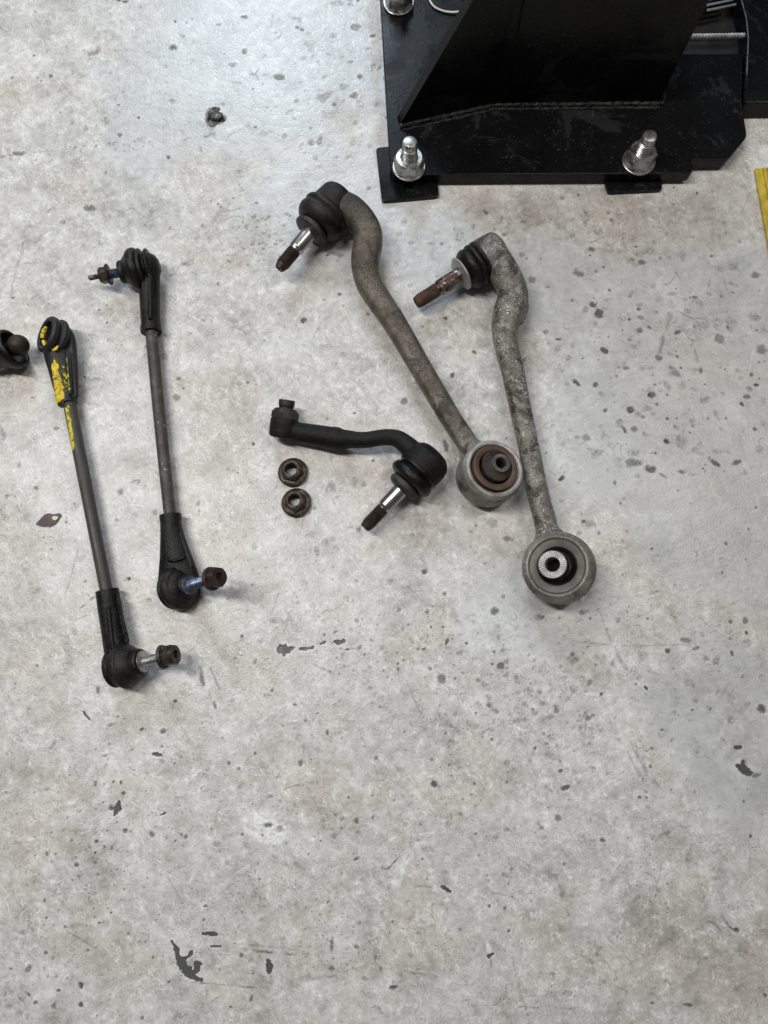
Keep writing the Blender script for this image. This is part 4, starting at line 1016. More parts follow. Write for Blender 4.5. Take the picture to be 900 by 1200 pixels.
# ------------------------------------------------------------------ ball joints
def along(Bp, Tp, zb, zt):
    Bw, Tw = P(*Bp, zb), P(*Tp, zt)
    return Bw, Tw - Bw
def thread(f0, f1, L, r, pitch=0.0026, depth=0.0011):
    out = []; d = f0 * L
    while d < f1 * L:
        out += [(d, r - depth), (d + pitch * 0.5, r)]; d += pitch
    return out
def ball_pin(t, Bp, Tp, z, zt, root, stepf, rs, rt, mat_shank, mat_thread, end=0.93):
    o, ax = along(Bp, Tp, z, zt); L = ax.length; s = S((Bp[1] + Tp[1]) / 2, z)
    rs *= s; rt *= s
    bm = bmesh.new()
    lathe(bm, o, ax, [(root * L, 0), (root * L, rs * 1.04), ((stepf - 0.012) * L, rs), (stepf * L, rs * 0.97), (stepf * L + .0004, rt * 1.02), (stepf * L + .003, rt * 0.96), (stepf * L + .003, 0)], 32)
    link('pin_shank', bm, mat_shank, t, angle=40)
    bm = bmesh.new()
    pr = [(stepf * L + .0025, 0), (stepf * L + .0025, rt * .95)] + thread(stepf + 0.03, end, L, rt)
    pr += [((end + .015) * L, rt * .86), ((end + .02) * L, rt * .9), ((end + .05) * L, rt * .78), (L, rt * .66), (L, rt * .3), (L - .002, rt * .24), (L - .002, 0)]
    lathe(bm, o, ax, pr, 28)
    link('pin_thread', bm, mat_thread, t, angle=40)
def boot(t, Bp, Tp, z, zt, prof, mat, name='rubber_boot', oval=1.0):
    o, ax = along(Bp, Tp, z, zt); L = ax.length; s = S((Bp[1] + Tp[1]) / 2, z)
    bm = bmesh.new()
    pts = catmull([(f * L, r * s) for f, r in prof], 4)
    lathe(bm, o, ax, [(pts[0][0], 0)] + pts + [(pts[-1][0], 0)], 44, oval=oval)
    return link(name, bm, mat, t, angle=55)
def rod_pts(lst, tall=1.0):
    return [(P(x, y, z), w * S(y, z), w * S(y, z) * (q[0] if q else tall)) for x, y, z, w, *q in lst]

def fillet_web(bm, centre, toward, Rr, w, rf, z_eye, z_rod, hh):
    """concave shoulder between a rod of half width w and an eye of radius Rr (pixels)"""
    d = Vector((toward[0] - centre[0], toward[1] - centre[1])).normalized()
    lat = w + rf; along0 = math.sqrt((Rr + rf) ** 2 - lat ** 2); touch = along0 * Rr / (Rr + rf)
    pts = []
    for i in range(9):
        al = along0 + 3 - (along0 + 3 - touch + 2) * i / 8
        q = min(rf * .999, max(0.0, along0 - al))
        wd = lat - math.sqrt(rf * rf - q * q)
        x, y = centre[0] + d.x * al, centre[1] + d.y * al
        z = z_rod + (z_eye - z_rod) * i / 8; sc = S(y, z)
        pts.append((P(x, y, z), wd * sc, hh * sc))
    tube(bm, pts, 28, 2)
# ---- brown grey control arm (left of the two)
arm = thing('control_arm', 'brownish grey control arm with bright pin and rusty tall bushing', 'control arm', P(470, 400), None)
Bp, Tp, zc = (401, 227), (327, 315), 0.033
o, ax = along(Bp, Tp, zc, zc); L = ax.length; s = S(270, zc)
bm = bmesh.new()
lathe(bm, o, ax, [(0.0, 0), (0.0, 17 * s), (0.003, 20.5 * s), (0.007, 22.4 * s), (.2 * L, 24.6 * s), (.28 * L, 25.5 * s), (.28 * L, 0)], 40)
link('joint_housing', bm, M['housing_brown'], arm, remesh=0.0012, smooth_it=4)
path = rod_pts([(391, 239, .035, 12), (399, 241, .038, 16), (410, 246.5, .036, 17.2), (422, 258, .033, 17), (430, 273, .031, 17.4), (431, 287, .029, 17.2), (428, 302, .028, 16.6), (428.6, 317, .027, 16), (433.5, 334, .026, 15.2), (446, 354, .0255, 14.2),
                (464, 381, .025, 13.4), (496, 436, .025, 12.6), (528, 490, .0275, 12.2), (540, 508, .028, 12.2), (550, 523, .028, 12, .9)], 0.92)
bm = bmesh.new(); tube(bm, path, 32, 6, sq=2.7)
eb, et = P(566.5, 562, .0095), P(580, 549, .0465)          # the eye's axis
ea = et - eb; eL = ea.length; es = S(555, .04)
lathe(bm, eb, ea, [(0, 28.6 * es), (0, 34.5 * es), (.003, 36.6 * es), (.010, 37.3 * es), (.6 * eL, 37.2 * es), (eL - .003, 36.6 * es), (eL - .0004, 34.8 * es), (eL, 32 * es), (eL - .0015, 29 * es), (eL - .004, 28.4 * es)], 64, closed=True)
# web that blends rod and eye
fillet_web(bm, (572.5, 556), (528, 491), 37, 12.2, 22, .029, .028, 11.5)
M['arm_brown'] = mat_metal('dirty_forged_aluminium', ((0.25, (0.040, 0.030, 0.021)), (0.44, (0.088, 0.071, 0.053)), (0.56, (0.126, 0.106, 0.082)), (0.75, (0.21, 0.182, 0.147))), 0.35, (0.32, 0.58), 42, 0.0011,
    speck=(0.27, 0.245, 0.21), speck_thr=(0.59, 0.72), stain=(0.042, 0.032, 0.023), stain_thr=(0.49, 0.62), stain_scale=30,
    near=[((eb + et) / 2 - arm.location, 0.045, 0.075, ((0.25, (0.11, 0.10, 0.085)), (0.5, (0.21, 0.195, 0.172)), (0.78, (0.36, 0.34, 0.31)))),
          (P(396, 238, .035) - arm.location, 0.016, 0.070, ((0.25, (0.014, 0.011, 0.008)), (0.5, (0.030, 0.024, 0.018)), (0.78, (0.062, 0.051, 0.039))))])
link('arm_body', bm, M['arm_brown'], arm, remesh=0.0013, smooth_it=4)
bm = bmesh.new()
lathe(bm, eb, ea, [(eL - .0022, 29.2 * es), (eL + .0004, 30.4 * es), (eL + .0011, 32.2 * es), (eL + .0004, 34.6 * es), (eL - .0026, 36.4 * es), (eL - .006, 37.3 * es), (eL - .009, 36.0 * es), (eL - .008, 30 * es)], 64, closed=True)
link('eye_rim', bm, M['arm_rim'], arm)
ba = (ea.normalized() + Vector((0.05, -0.02, 0))).normalized()
bo = et + Vector((.0016, .0018, 0))
bm = bmesh.new()
lathe(bm, bo, ba, [(-.030, 20 * es), (-.030, 28.6 * es), (-.003, 28.6 * es), (-.0012, 28.0 * es), (-.0006, 26.5 * es), (-.0010, 22 * es), (-.0022, 20.4 * es), (-.008, 19.8 * es)], 48, closed=True)
bush = link('bushing', bm, M['rust_bush'], arm)
bo = bo + Vector((.0028, .0030, 0))
bm = bmesh.new()
lathe(bm, bo, ba, [(-.026, 9 * es), (-.026, 19.6 * es), (-.004, 19.6 * es), (-.0026, 19.0 * es), (-.0018, 17.4 * es), (-.0016, 14.4 * es), (-.0004, 12 * es), (.0006, 9 * es)], 48, closed=True)
bo = bo + Vector((.0022, .0012, 0))
link('rubber_core', bm, mat_rubber('brown_bush_rubber', (0.018, 0.012, 0.010), (0.036, 0.024, 0.019), (0.45, 0.6), (0.08, 0.06, 0.05), 0.3), bush)
def serrated_sleeve(par, o_, a_, z0, z1, r_in, r_out, mat, teeth=40):
    bm = bmesh.new()
    a, u, v = frame(a_); n = teeth * 4; rings = []
    for d, r, q in ((z0, r_in, 0), (z0, r_out, 0), (z1 - .001, r_out, 0), (z1, r_out * .97, 1), (z1, r_in * 1.06, 1), (z1 - .001, r_in, 0)):
        ring = []
        for j in range(n):
            th = 2 * math.pi * j / n
            dd = d - (0.0017 if q and j % 4 in (0, 1) else 0)
            ring.append(bm.verts.new(o_ + a * dd + u * math.cos(th) * r + v * math.sin(th) * r))
        rings.append(ring)
    for A_, B_ in list(zip(rings, rings[1:])) + [(rings[-1], rings[0])]:
        for j in range(n):
            bm.faces.new((A_[j], A_[(j + 1) % n], B_[(j + 1) % n], B_[j]))
    return link('inner_sleeve', bm, mat, par, angle=20)
M['sleeve'] = mat_metal('grey_bush_inner_sleeve', ((0.25, (0.26, 0.255, 0.25)), (0.75, (0.44, 0.435, 0.43))), 0.55, (0.4, 0.55), 100, 0.0002)
M['sleeve_brown'] = mat_metal('brown_bush_inner_sleeve', ((0.25, (0.12, 0.11, 0.10)), (0.75, (0.27, 0.25, 0.235))), 0.5, (0.4, 0.55), 100, 0.0002)
serrated_sleeve(bush, bo, ba, -.03, .0030, 7.0 * es, 11.2 * es, M['sleeve_brown'], 30)
bm = bmesh.new(); lathe(bm, bo, ba, [(-.022, 0), (-.022, 7.3 * es), (-.020, 7.3 * es), (-.020, 0)], 24)
link('bore', bm, M['bore'], bush)
boot(arm, Bp, Tp, zc, zc, [(.22, 26), (.245, 28.6), (.265, 29.2), (.285, 28.2), (.295, 26.8), (.31, 28.4), (.34, 29.4), (.38, 28.8), (.42, 25.8), (.445, 21.5), (.455, 17), (.46, 12)], M['rubber_brown'])
boot(arm, Bp, Tp, zc, zc, [(.452, 15), (.46, 18.2), (.478, 20.6), (.50, 21.2), (.518, 20.2), (.53, 16), (.532, 11)], M['rubber_grey'], 'boot_collar')
ball_pin(arm, Bp, Tp, zc, zc, .47, .74, 9.0, 8.2, M['chrome'], M['rust_dark'])

# ---- pale speckled control arm
arm2 = thing('control_arm', 'pale speckled corroded control arm with rusty pin and round eye at the bottom', 'control arm', P(610, 480), None)
Bp, Tp, zc = (588, 292), (487.5, 355), 0.031
zt2 = 0.022
o, ax = along(Bp, Tp, zc, zt2); L = ax.length; s = S(315, zc)
bm = bmesh.new()
lathe(bm, o, ax, [(0.0, 0), (0.0, 19 * s), (0.002, 22.5 * s), (0.006, 24.4 * s), (.22 * L, 25.4 * s), (.245 * L, 25 * s), (.245 * L, 0)], 40)
path = rod_pts([(582, 303, .033, 16), (590, 318, .034, 17), (598, 334, .034, 17), (601, 349, .033, 17.6), (597, 364, .031, 18.6), (592.5, 379, .029, 16.6), (591.6, 394, .028, 14.4), (595, 413, .027, 13.6), (600.6, 434, .026, 13),
                (610, 480, .026, 12.4), (619.5, 524, .026, 12), (630.5, 579, .028, 12.4), (636.5, 602, .029, 12.6), (642, 622, .030, 12.4, .92)], 0.95)
tube(bm, path, 32, 6, sq=2.5)
tube(bm, [(P(611, 347, .026), 6 * s, 9 * s), (P(612.5, 362, .023), 7 * s, 11 * s), (P(606, 377, .022), 7 * s, 9 * s)], 16, 5)
tube(bm, [(P(624, 538, .034), 8 * s, 4.5 * s), (P(626, 549, .0345), 8.2 * s, 4.6 * s)], 16, 3)
eb, et = P(657, 668, .0165), P(652.5, 663, .0495)
ea = et - eb; eL = ea.length; es = S(665, .036)
lathe(bm, eb, ea, [(0, 31.6 * es), (0, 39 * es), (.003, 41.4 * es), (.009, 42.4 * es), (.55 * eL, 42.5 * es), (eL - .007, 41.4 * es), (eL - .0025, 38.8 * es), (eL - .0002, 35.4 * es), (eL, 33.4 * es), (eL - .0012, 31.6 * es)], 64, closed=True)
fillet_web(bm, (655, 666), (633, 594), 42, 12.6, 24, .031, .029, 11.5)
M['arm_speckled'] = mat_metal('corroded_silvery_aluminium', ((0.22, (0.040, 0.033, 0.026)), (0.42, (0.115, 0.102, 0.086)), (0.55, (0.19, 0.175, 0.153)), (0.75, (0.38, 0.36, 0.33))), 0.45, (0.32, 0.55), 95, 0.0010,
    speck=(0.52, 0.50, 0.465), speck_thr=(0.55, 0.65), speck_scale=560, stain=(0.048, 0.037, 0.028), stain_thr=(0.49, 0.60), stain_scale=36,
    near=((eb + et) / 2 - arm2.location, 0.046, 0.062, ((0.25, (0.075, 0.065, 0.053)), (0.5, (0.15, 0.135, 0.115)), (0.78, (0.30, 0.28, 0.25)))))
link('arm_body', bm, M['arm_speckled'], arm2, remesh=0.0013, smooth_it=3)
bm = bmesh.new()
lathe(bm, et, ea, [(-.030, 22.5 * es), (-.030, 31.8 * es), (-.0015, 31.8 * es), (-.0008, 31.0 * es), (-.0012, 25 * es), (-.0022, 22.8 * es), (-.008, 22.2 * es)], 56, closed=True)
bush = link('bushing', bm, M['bush_grey'], arm2)
bm = bmesh.new()
lathe(bm, et, ea, [(-.026, 14 * es), (-.026, 22.4 * es), (-.006, 22.4 * es), (-.007, 20.5 * es), (-.005, 18 * es), (-.0005, 16.6 * es), (.0008, 14 * es)], 48, closed=True)
link('rubber_core', bm, M['rubber'], bush)
sa = ea.normalized()
so = et + Vector((-0.0045, 0.0012, 0))
serrated_sleeve(bush, so, sa, -.028, .0035, 8.4 * es, 16.2 * es, M['sleeve'], 34)
bm = bmesh.new(); lathe(bm, so, sa, [(-.020, 0), (-.020, 8.6 * es), (-.018, 8.6 * es), (-.018, 0)], 24)
link('bore', bm, M['bore'], bush)
bm = bmesh.new()
lathe(bm, et, ea, [(-.0016, 31.9 * es), (.0004, 33.2 * es), (.0006, 35.4 * es), (-.0019, 38.9 * es), (-.0062, 41.4 * es), (-.010, 41.0 * es), (-.008, 33 * es)], 64, closed=True)
link('eye_rim', bm, M['eye_rim_speckled'], arm2)
boot(arm2, Bp, Tp, zc, zt2, [(.225, 23), (.235, 25.2), (.25, 25.6), (.265, 24.6), (.272, 23), (.285, 24.8), (.30, 25.4), (.32, 24.6), (.332, 22.4), (.345, 23.6), (.37, 24.4), (.40, 23.2), (.43, 20), (.45, 17)], M['rubber_brown'])
o, ax = along(Bp, Tp, zc, zt2); L = ax.length
bm = bmesh.new()
rings = lathe(bm, o, ax + Vector((0.0, 0.0, 0.004)), [(.452 * L, 0), (.452 * L, 16 * s), (.462 * L, 19.4 * s), (.478 * L, 19.8 * s), (.49 * L, 18 * s), (.497 * L, 12 * s), (.50 * L, 0)], 36)
for ring in rings:
    for v_ in ring:
        v_.co += ax.normalized() * (0.0010 * mnoise.noise(v_.co * 70)) + Vector((0, 0, 0.0006 * mnoise.noise(v_.co * 110)))
link('boot_clip', bm, M['zinc_grey'], arm2, angle=50)
ball_pin(arm2, Bp, Tp, zc, zt2, .46, .73, 9.6, 8.4, M['pin_scuffed'], M['rust'], .95)

# ---- black tie rod end
tie = thing('tie_rod_end', 'black tie rod end with clamp bolt and shiny tapered pin', 'tie rod end', P(420, 540), None)
Bp, Tp, zc = (508.5, 533), (427, 619), 0.032
zt = 0.020
o, ax = along(Bp, Tp, zc, zt); L = ax.length; s = S(560, zc)
bm = bmesh.new()
lathe(bm, o, ax, [(-.004, 0), (-.004, 15 * s), (-.002, 19 * s), (.004, 25 * s), (.012, 27.2 * s), (.20 * L, 27 * s), (.235 * L, 25.5 * s), (.235 * L, 0)], 40)
tube(bm, rod_pts([(338, 503, .019, 11), (350, 506.5, .019, 11.6), (368, 509.5, .019, 12.2), (385, 512.6, .019, 13), (396, 514.6, .019, 13.4), (402, 515, .020, 12.2), (408, 514.8, .021, 10.8), (420, 515.8, .023, 9.8), (432, 515.2, .025, 9.6),
                  (450, 512.4, .028, 9.5), (465, 514, .031, 10.2), (476, 521.4, .032, 11.4), (485, 530, .032, 12.5), (494, 539, .032, 13)], 1.05), 28, 6)
tube(bm, rod_pts([(386, 513, .015, 13.6, .6), (392, 514, .015, 14.6, .6), (398, 515, .015, 14, .6), (401, 515, .016, 11, .6)]), 20, 3)
ca, cb = P(331, 513, .016), P(334, 489, .024)           # clamp lug round the bolt
cax = cb - ca
lathe(bm, ca, cax, [(0, 0), (0, 13.5 * s), (.0015, 16.2 * s), (.006, 17 * s), (cax.length - .004, 17 * s), (cax.length - .001, 16 * s), (cax.length, 13 * s), (cax.length, 0)], 36, oval=0.95)
link('tie_rod_body', bm, M['black_steel'], tie, remesh=0.0011, smooth_it=3)
bm = bmesh.new()
lathe(bm, cb, cax, [(-.001, 0), (-.001, 16.5 * s, 'h'), (.0055, 16.5 * s, 'h'), (.0105, 12.2 * s, 'm', 16.5 * s), (.0105, 0)], 48, rot=0.2)
nut = link('clamp_nut', bm, M['bolt_black'], tie, angle=25)
bm = bmesh.new()
tb = [(.008, 0), (.008, 8.2 * s)] + thread(.0, 1, .0, 1) + [(.010, 7.6 * s), (.0108, 8.6 * s), (.012, 7.8 * s), (.0128, 8.8 * s), (.014, 8.6 * s), (.0175, 8.8 * s), (.019, 8 * s), (.0192, 0)]
lathe(bm, cb + cax.normalized() * .002, cax, [(d_, r_ * 1.12) for d_, r_ in tb], 28)
link('clamp_bolt', bm, M['bolt_black'], tie, angle=45)
bm = bmesh.new()
tube(bm, rod_pts([(348, 499.5, .029, 1.6), (353, 500.4, .0295, 1.6), (358, 500.8, .030, 1.4)]), 10, 3)
link('clamp_slot', bm, M['bore'], tie)
boot(tie, Bp, Tp, zc, zt, [(.195, 25.5), (.215, 27), (.235, 27), (.25, 25.2), (.258, 24), (.272, 26.2), (.30, 28), (.335, 28.4), (.365, 26.6), (.385, 22), (.395, 17), (.40, 12)], M['rubber'])
boot(tie, Bp, Tp, zc, zt, [(.388, 15), (.395, 18.4), (.41, 19.8), (.44, 20), (.462, 18.6), (.482, 14.4), (.488, 10)], M['rubber_grey'], 'boot_collar')
ball_pin(tie, Bp, Tp, zc, zt, .44, .71, 9.2, 8.3, M['chrome'], M['rust_dark'], .93)

# ---- two loose flange nuts
def flange_nut(px, py, tilt, rot, mat, label):
    c = P(px, py, 0.0006); s = S(py, .005)
    t = thing('flange_nut', label, 'nut', c, 'loose flange nuts under the tie rod end')
    ax = Vector((tilt[0], tilt[1], 1)).normalized()
    c = c + Vector((0, 0, 0.0012))
    bm = bmesh.new()
    lathe(bm, c, ax, [(0, 8 * s), (0, 17.2 * s), (.0012, 17.7 * s), (.0024, 17.4 * s), (.0042, 14.6 * s), (.0042, 8 * s)], 44, closed=True)
    link('flange', bm, mat, t)
    bm = bmesh.new(); Rc = 13.6 * s
    lathe(bm, c, ax, [(.003, 7 * s), (.003, Rc, 'h'), (.0115, Rc, 'h'), (.0138, 11.4 * s, 'm', Rc), (.0148, 9.6 * s), (.0142, 7.4 * s), (.012, 6.6 * s)]
          + [(.012 - i * .0011, (6.5 if i % 2 else 5.9) * s) for i in range(1, 8)], 48, closed=True, rot=rot)
    link('hex_body', bm, mat, t, angle=28)
    return t
flange_nut(343.5, 554, (-.05, .06), 0.1, M['nut_dark'], 'upper of two loose dark flange nuts, nearer the tie rod')
flange_nut(347.5, 589.5, (-.08, .05), 0.5, M['nut_dark'], 'lower of two loose dark flange nuts, farther from the tie rod')

# ------------------------------------------------------------------ stabilizer links
def hex_flange_nut(t, o, ax, d, fl, hx, h, mat, name='nut', rot=0.0, bore=0.0):
    bm = bmesh.new()
    pr = [(d, 0), (d, fl * .92), (d + .0008, fl), (d + .0022, fl * .97), (d + .004, hx * 1.02), (d + .004, hx, 'h'), (d + h - .002, hx, 'h'), (d + h, hx * .84, 'm', hx)]
    if bore:
        pr += [(d + h, bore), (d + h - .004, bore * .9), (d + h - .004, 0)]
    else:
        pr += [(d + h, 0)]
    lathe(bm, o, ax, pr, 48, rot=rot)
    return link(name, bm, mat, t, angle=28)

def ribbed_sleeve(t, path, mat, ribs=(), name='end_fitting', extra=None, vox=0.0009, sm=2):
    bm = bmesh.new()
    tube(bm, path, 28, 6)
    for r_ in ribs:
        tube(bm, r_, 10, 5)
    if extra: extra(bm)
    return link(name, bm, mat, t, remesh=vox, smooth_it=sm)

# ---- link A, without paint
la = thing('stabilizer_link', 'unpainted black stabilizer link with a nutted ball stud at each end', 'stabilizer link', P(190, 500), 'stabilizer links')
rz = .014
bm = bmesh.new(); tube(bm, [(P(176.6, 380, .016), 7 * S(380, .016)), (P(187, 490, .015), 7 * S(490, .015)), (P(200, 612, .015), 7 * S(612, .015))], 24, 8)
link('rod', bm, M['rod_grey'], la)
# upper joint, stud pointing left
Bp, Tp = (186, 311), (104, 326); zb, zt = .026, .026
o, ax = along(Bp, Tp, zb, zt); L = ax.length; s = S(315, .026); AX = ax.normalized()
def head_up(bm):
    lathe(bm, o, ax, [(-.001, 0), (-.001, 7 * s), (.002, 12 * s), (.007, 15.5 * s), (.012, 16 * s), (.012, 0)], 36)
    lathe(bm, o, ax, [(.009, 0), (.009, 19 * s), (.0105, 21 * s), (.0125, 21 * s), (.014, 19 * s), (.014, 0)], 40)
    lathe(bm, o, ax, [(.010, 0), (.010, 16 * s), (.020, 16 * s), (.020, 0)], 40)
    lathe(bm, o, ax, [(.0175, 0), (.0175, 20.5 * s), (.019, 22.5 * s), (.0225, 22.5 * s), (.024, 21 * s), (.024, 0)], 40)
ribbed_sleeve(la, rod_pts([(176, 318, .022, 11), (175.6, 334, .021, 11.6), (175.4, 350, .019, 11.6), (176, 366, .017, 11.2), (176.6, 378, .016, 11), (177.2, 388, .016, 11)], 1.0), M['plastic'],
              [rod_pts([(167.5, 330, .031, 2), (168, 350, .028, 2), (169, 372, .024, 1.8)]), rod_pts([(175.4, 322, .038, 2.2), (175.6, 345, .033, 2.2), (176.4, 374, .028, 2)])], extra=head_up)
bm = bmesh.new(); tube(bm, rod_pts([(176.8, 383, .016, 12), (177.3, 389.5, .016, 12)]), 28, 3); link('fitting_collar', bm, M['plastic'], la)
boot(la, Bp, Tp, zb, zt, [(.26, 20), (.275, 23.4), (.31, 24.6), (.36, 24), (.40, 21.6), (.44, 17.5), (.475, 15), (.485, 12.8), (.50, 13.4), (.53, 13.2), (.555, 12), (.56, 8)], M['rubber_brown'])
bm = bmesh.new(); lathe(bm, o, ax, [(.54 * L, 0), (.54 * L, 5.6 * s)] + thread(.56, .78, L, 5.9 * s, .0024, .0009) + [(.80 * L, 0)], 24)
link('stud', bm, M['blue_zinc'], la, angle=60)
hex_flange_nut(la, o, ax, .70 * L, 12.4 * s, 9.6 * s, .0125, M['nut_dark'], rot=.3)
bm = bmesh.new(); lathe(bm, o, ax, [(.84 * L, 0), (.84 * L, 3.2 * s), (.985 * L, 3.4 * s), (1.0 * L, 2.6 * s), (1.0 * L, 0)], 6)
link('stud_tip', bm, M['pin_scuffed'], la, angle=20)
# lower joint, stud rising to the right
def lower_joint(t, hub, hz, nutp, nz, rhub, sleeve_pts, boot_prof, ribs, stud_mat, nut_mat, fr, nut_h, nut_r, washer=None):
    o = P(*hub, hz); tip = P(*nutp, nz); ax = tip - o; L = ax.length; s = S(hub[1], hz)
    def extra(bm):
        lathe(bm, o, ax, [(-.013, 0), (-.013, rhub * .80 * s), (-.011, rhub * .92 * s), (-.0085, rhub * .95 * s), (-.0075, rhub * .86 * s), (-.0045, rhub * .86 * s), (-.0035, rhub * .97 * s), (-.001, rhub * s), (.002, rhub * s), (.0032, rhub * .93 * s), (.0032, 0)], 44)
    ribbed_sleeve(t, sleeve_pts, M['plastic'], ribs, extra=extra)
    bm = bmesh.new()
    pts = catmull([(f, r * s) for f, r in boot_prof], 4)
    lathe(bm, o, ax, [(pts[0][0], 0)] + pts + [(pts[-1][0], 0)], 44)
    link('rubber_boot', bm, M['rubber_brown'], t, angle=55)
    bm = bmesh.new(); d0 = boot_prof[-1][0] - .002
    lathe(bm, o, ax, [(d0, 0), (d0, fr * s)] + thread(d0 / L, 0.97, L, fr * s, .0026, .0011) + [(L, 0)], 24)
    link('stud', bm, stud_mat, t, angle=60)
    if washer:
        bm = bmesh.new(); lathe(bm, o, ax, [(d0 + .001, 0), (d0 + .001, washer * s), (d0 + .0025, washer * s), (d0 + .0035, washer * .8 * s), (d0 + .0035, 0)], 36)
        link('stud_collar', bm, stud_mat, t)
    hex_flange_nut(t, o, ax, L - nut_h * .5, nut_r * s, nut_r * .88 * s, nut_h, nut_mat, rot=.4, bore=5 * s)
    return o, ax
sl = rod_pts([(200, 606, .016, 12.3), (200.6, 618, .016, 12.4), (202.5, 632, .0155, 14.6, .85), (205, 648, .015, 17.6, .72), (208, 664, .0145, 20.6, .6), (210.5, 680, .014, 23.6, .5), (212, 692, .0135, 24, .45)])
lower_joint(la, (210.5, 689), .016, (252.5, 677), .058, 26, sl,
            [(.001, 21), (.002, 25), (.0035, 26), (.0055, 25.6), (.0075, 23), (.0085, 21), (.0095, 20.6), (.0115, 18), (.013, 15.4), (.0136, 13.4), (.015, 13.9), (.0175, 13.4), (.019, 11), (.0195, 7)],
            [rod_pts([(191, 630, .020, 1.8), (189, 655, .019, 2), (187, 680, .018, 2)]), rod_pts([(212, 625, .022, 1.8), (219, 645, .021, 2), (226, 664, .021, 2)]), rod_pts([(198, 655, .027, 1.5), (205, 657, .0275, 1.7), (216, 653, .027, 1.5)])],
            M['blue_zinc'], M['rust_dark'], 6.2, .0150, 13.8, washer=11.5)
bm = bmesh.new(); tube(bm, rod_pts([(199.6, 603.5, .016, 12.6), (200.2, 610, .016, 12.6)]), 28, 3); link('fitting_collar', bm, M['plastic'], la)

# ---- link B, with yellow marking paint
lb = thing('stabilizer_link', 'stabilizer link with yellow paint smeared on its empty upper socket', 'stabilizer link', P(100, 590), 'stabilizer links')
base_b = Vector(lb.location)
rb0, rb1 = P(80.5, 468, .016), P(126.5, 702, .015)
m_rod = painted('yellow_streaked_rod', ((0.034, 0.031, 0.027), (0.062, 0.057, 0.050), (0.10, 0.092, 0.082)), P(78.5, 474, .022) - base_b, P(88.5, 536, .0205) - base_b, 0.0052, (0.53, 0.61), 150)
bm = bmesh.new(); tube(bm, [(rb0, 7.3 * S(470, .016)), (rb0.lerp(rb1, .5), 7.2 * S(585, .015)), (rb1, 7.2 * S(700, .015))], 24, 10)
link('rod', bm, m_rod, lb)
m_soc = painted('yellow_streaked_plastic', ((0.012, 0.012, 0.013), (0.022, 0.022, 0.023), (0.05, 0.047, 0.044)), P(74, 418, .034) - base_b, P(80, 468, .026) - base_b, 0.008, (0.58, 0.66), 200)
so_ = P(74, 399, .016); sax = Vector((-.66, .06, .75)); ss = S(398, .022)
def socket(bm):
    lathe(bm, so_, sax, [(.002, 0), (.002, 20 * ss), (.005, 22.5 * ss), (.009, 22.5 * ss), (.0105, 19.5 * ss), (.0135, 19.5 * ss), (.015, 21.8 * ss), (.0205, 22 * ss), (.0225, 20.6 * ss), (.0232, 18.4 * ss), (.0222, 15.4 * ss), (.008, 14.2 * ss), (.008, 0)], 44)
ribbed_sleeve(lb, rod_pts([(66, 402, .019, 15.5, .7), (68.5, 416, .019, 16, .75), (71.5, 432, .018, 14.4, .85), (74, 448, .017, 12.6, .95), (76.5, 461, .016, 11), (79.4, 474, .016, 10.8)]), m_soc,
              [rod_pts([(77, 386, .020, 5), (83, 398, .021, 5.6), (86.0, 430, .020, 5), (88.6, 466, .018, 3.4)]), rod_pts([(79, 410, .033, 1.8), (80, 430, .031, 1.8), (82.6, 462, .026, 1.8)]), rod_pts([(58, 424, .026, 1.8), (63, 440, .026, 1.8), (69, 464, .024, 1.8)])],
              extra=socket)
bm = bmesh.new(); lathe(bm, so_, sax, [(.0086, 0), (.0086, 14.4 * ss), (.0110, 14.0 * ss), (.0112, 0)], 32); link('socket_floor', bm, M['bore'], lb)
# thick smear of paint down the flank
bm = bmesh.new(); rr = random.Random(4)
def lump(px, py, z, r_, sq=0.6):
    m = Matrix.Translation(P(px, py, z)) @ Matrix.Rotation(1.75 + rr.gauss(0, .25), 4, 'Z') @ Matrix.Diagonal((r_ * rr.uniform(1.3, 2.6), r_ * rr.uniform(.7, 1.1), r_ * sq, 1))
    bmesh.ops.create_icosphere(bm, subdivisions=2, radius=1.0, matrix=m)
tube(bm, rod_pts([(63, 427, .0302, 2.2, .7), (65, 436, .0300, 3.6, .6), (67, 446, .0290, 4.6, .55), (69.5, 457, .0270, 5.4, .5), (71.5, 466, .0258, 6.2, .5), (73, 471, .0245, 4, .5)]), 16, 4, jitter=0.5)
for i in range(30):
    f = rr.random() ** .7
    lump(63.5 + f * 8.5 + rr.gauss(0, 1.5 + 2 * f), 428 + f * 43, .0306 - .0055 * f, rr.uniform(.0008, .0018))
for q in ((64.5, 424), (64, 427), (67.5, 429), (62, 430)): lump(*q, .0312, .0022)
link('paint_smear', bm, M['paint_blob'], lb, remesh=0.0007, smooth_it=1)
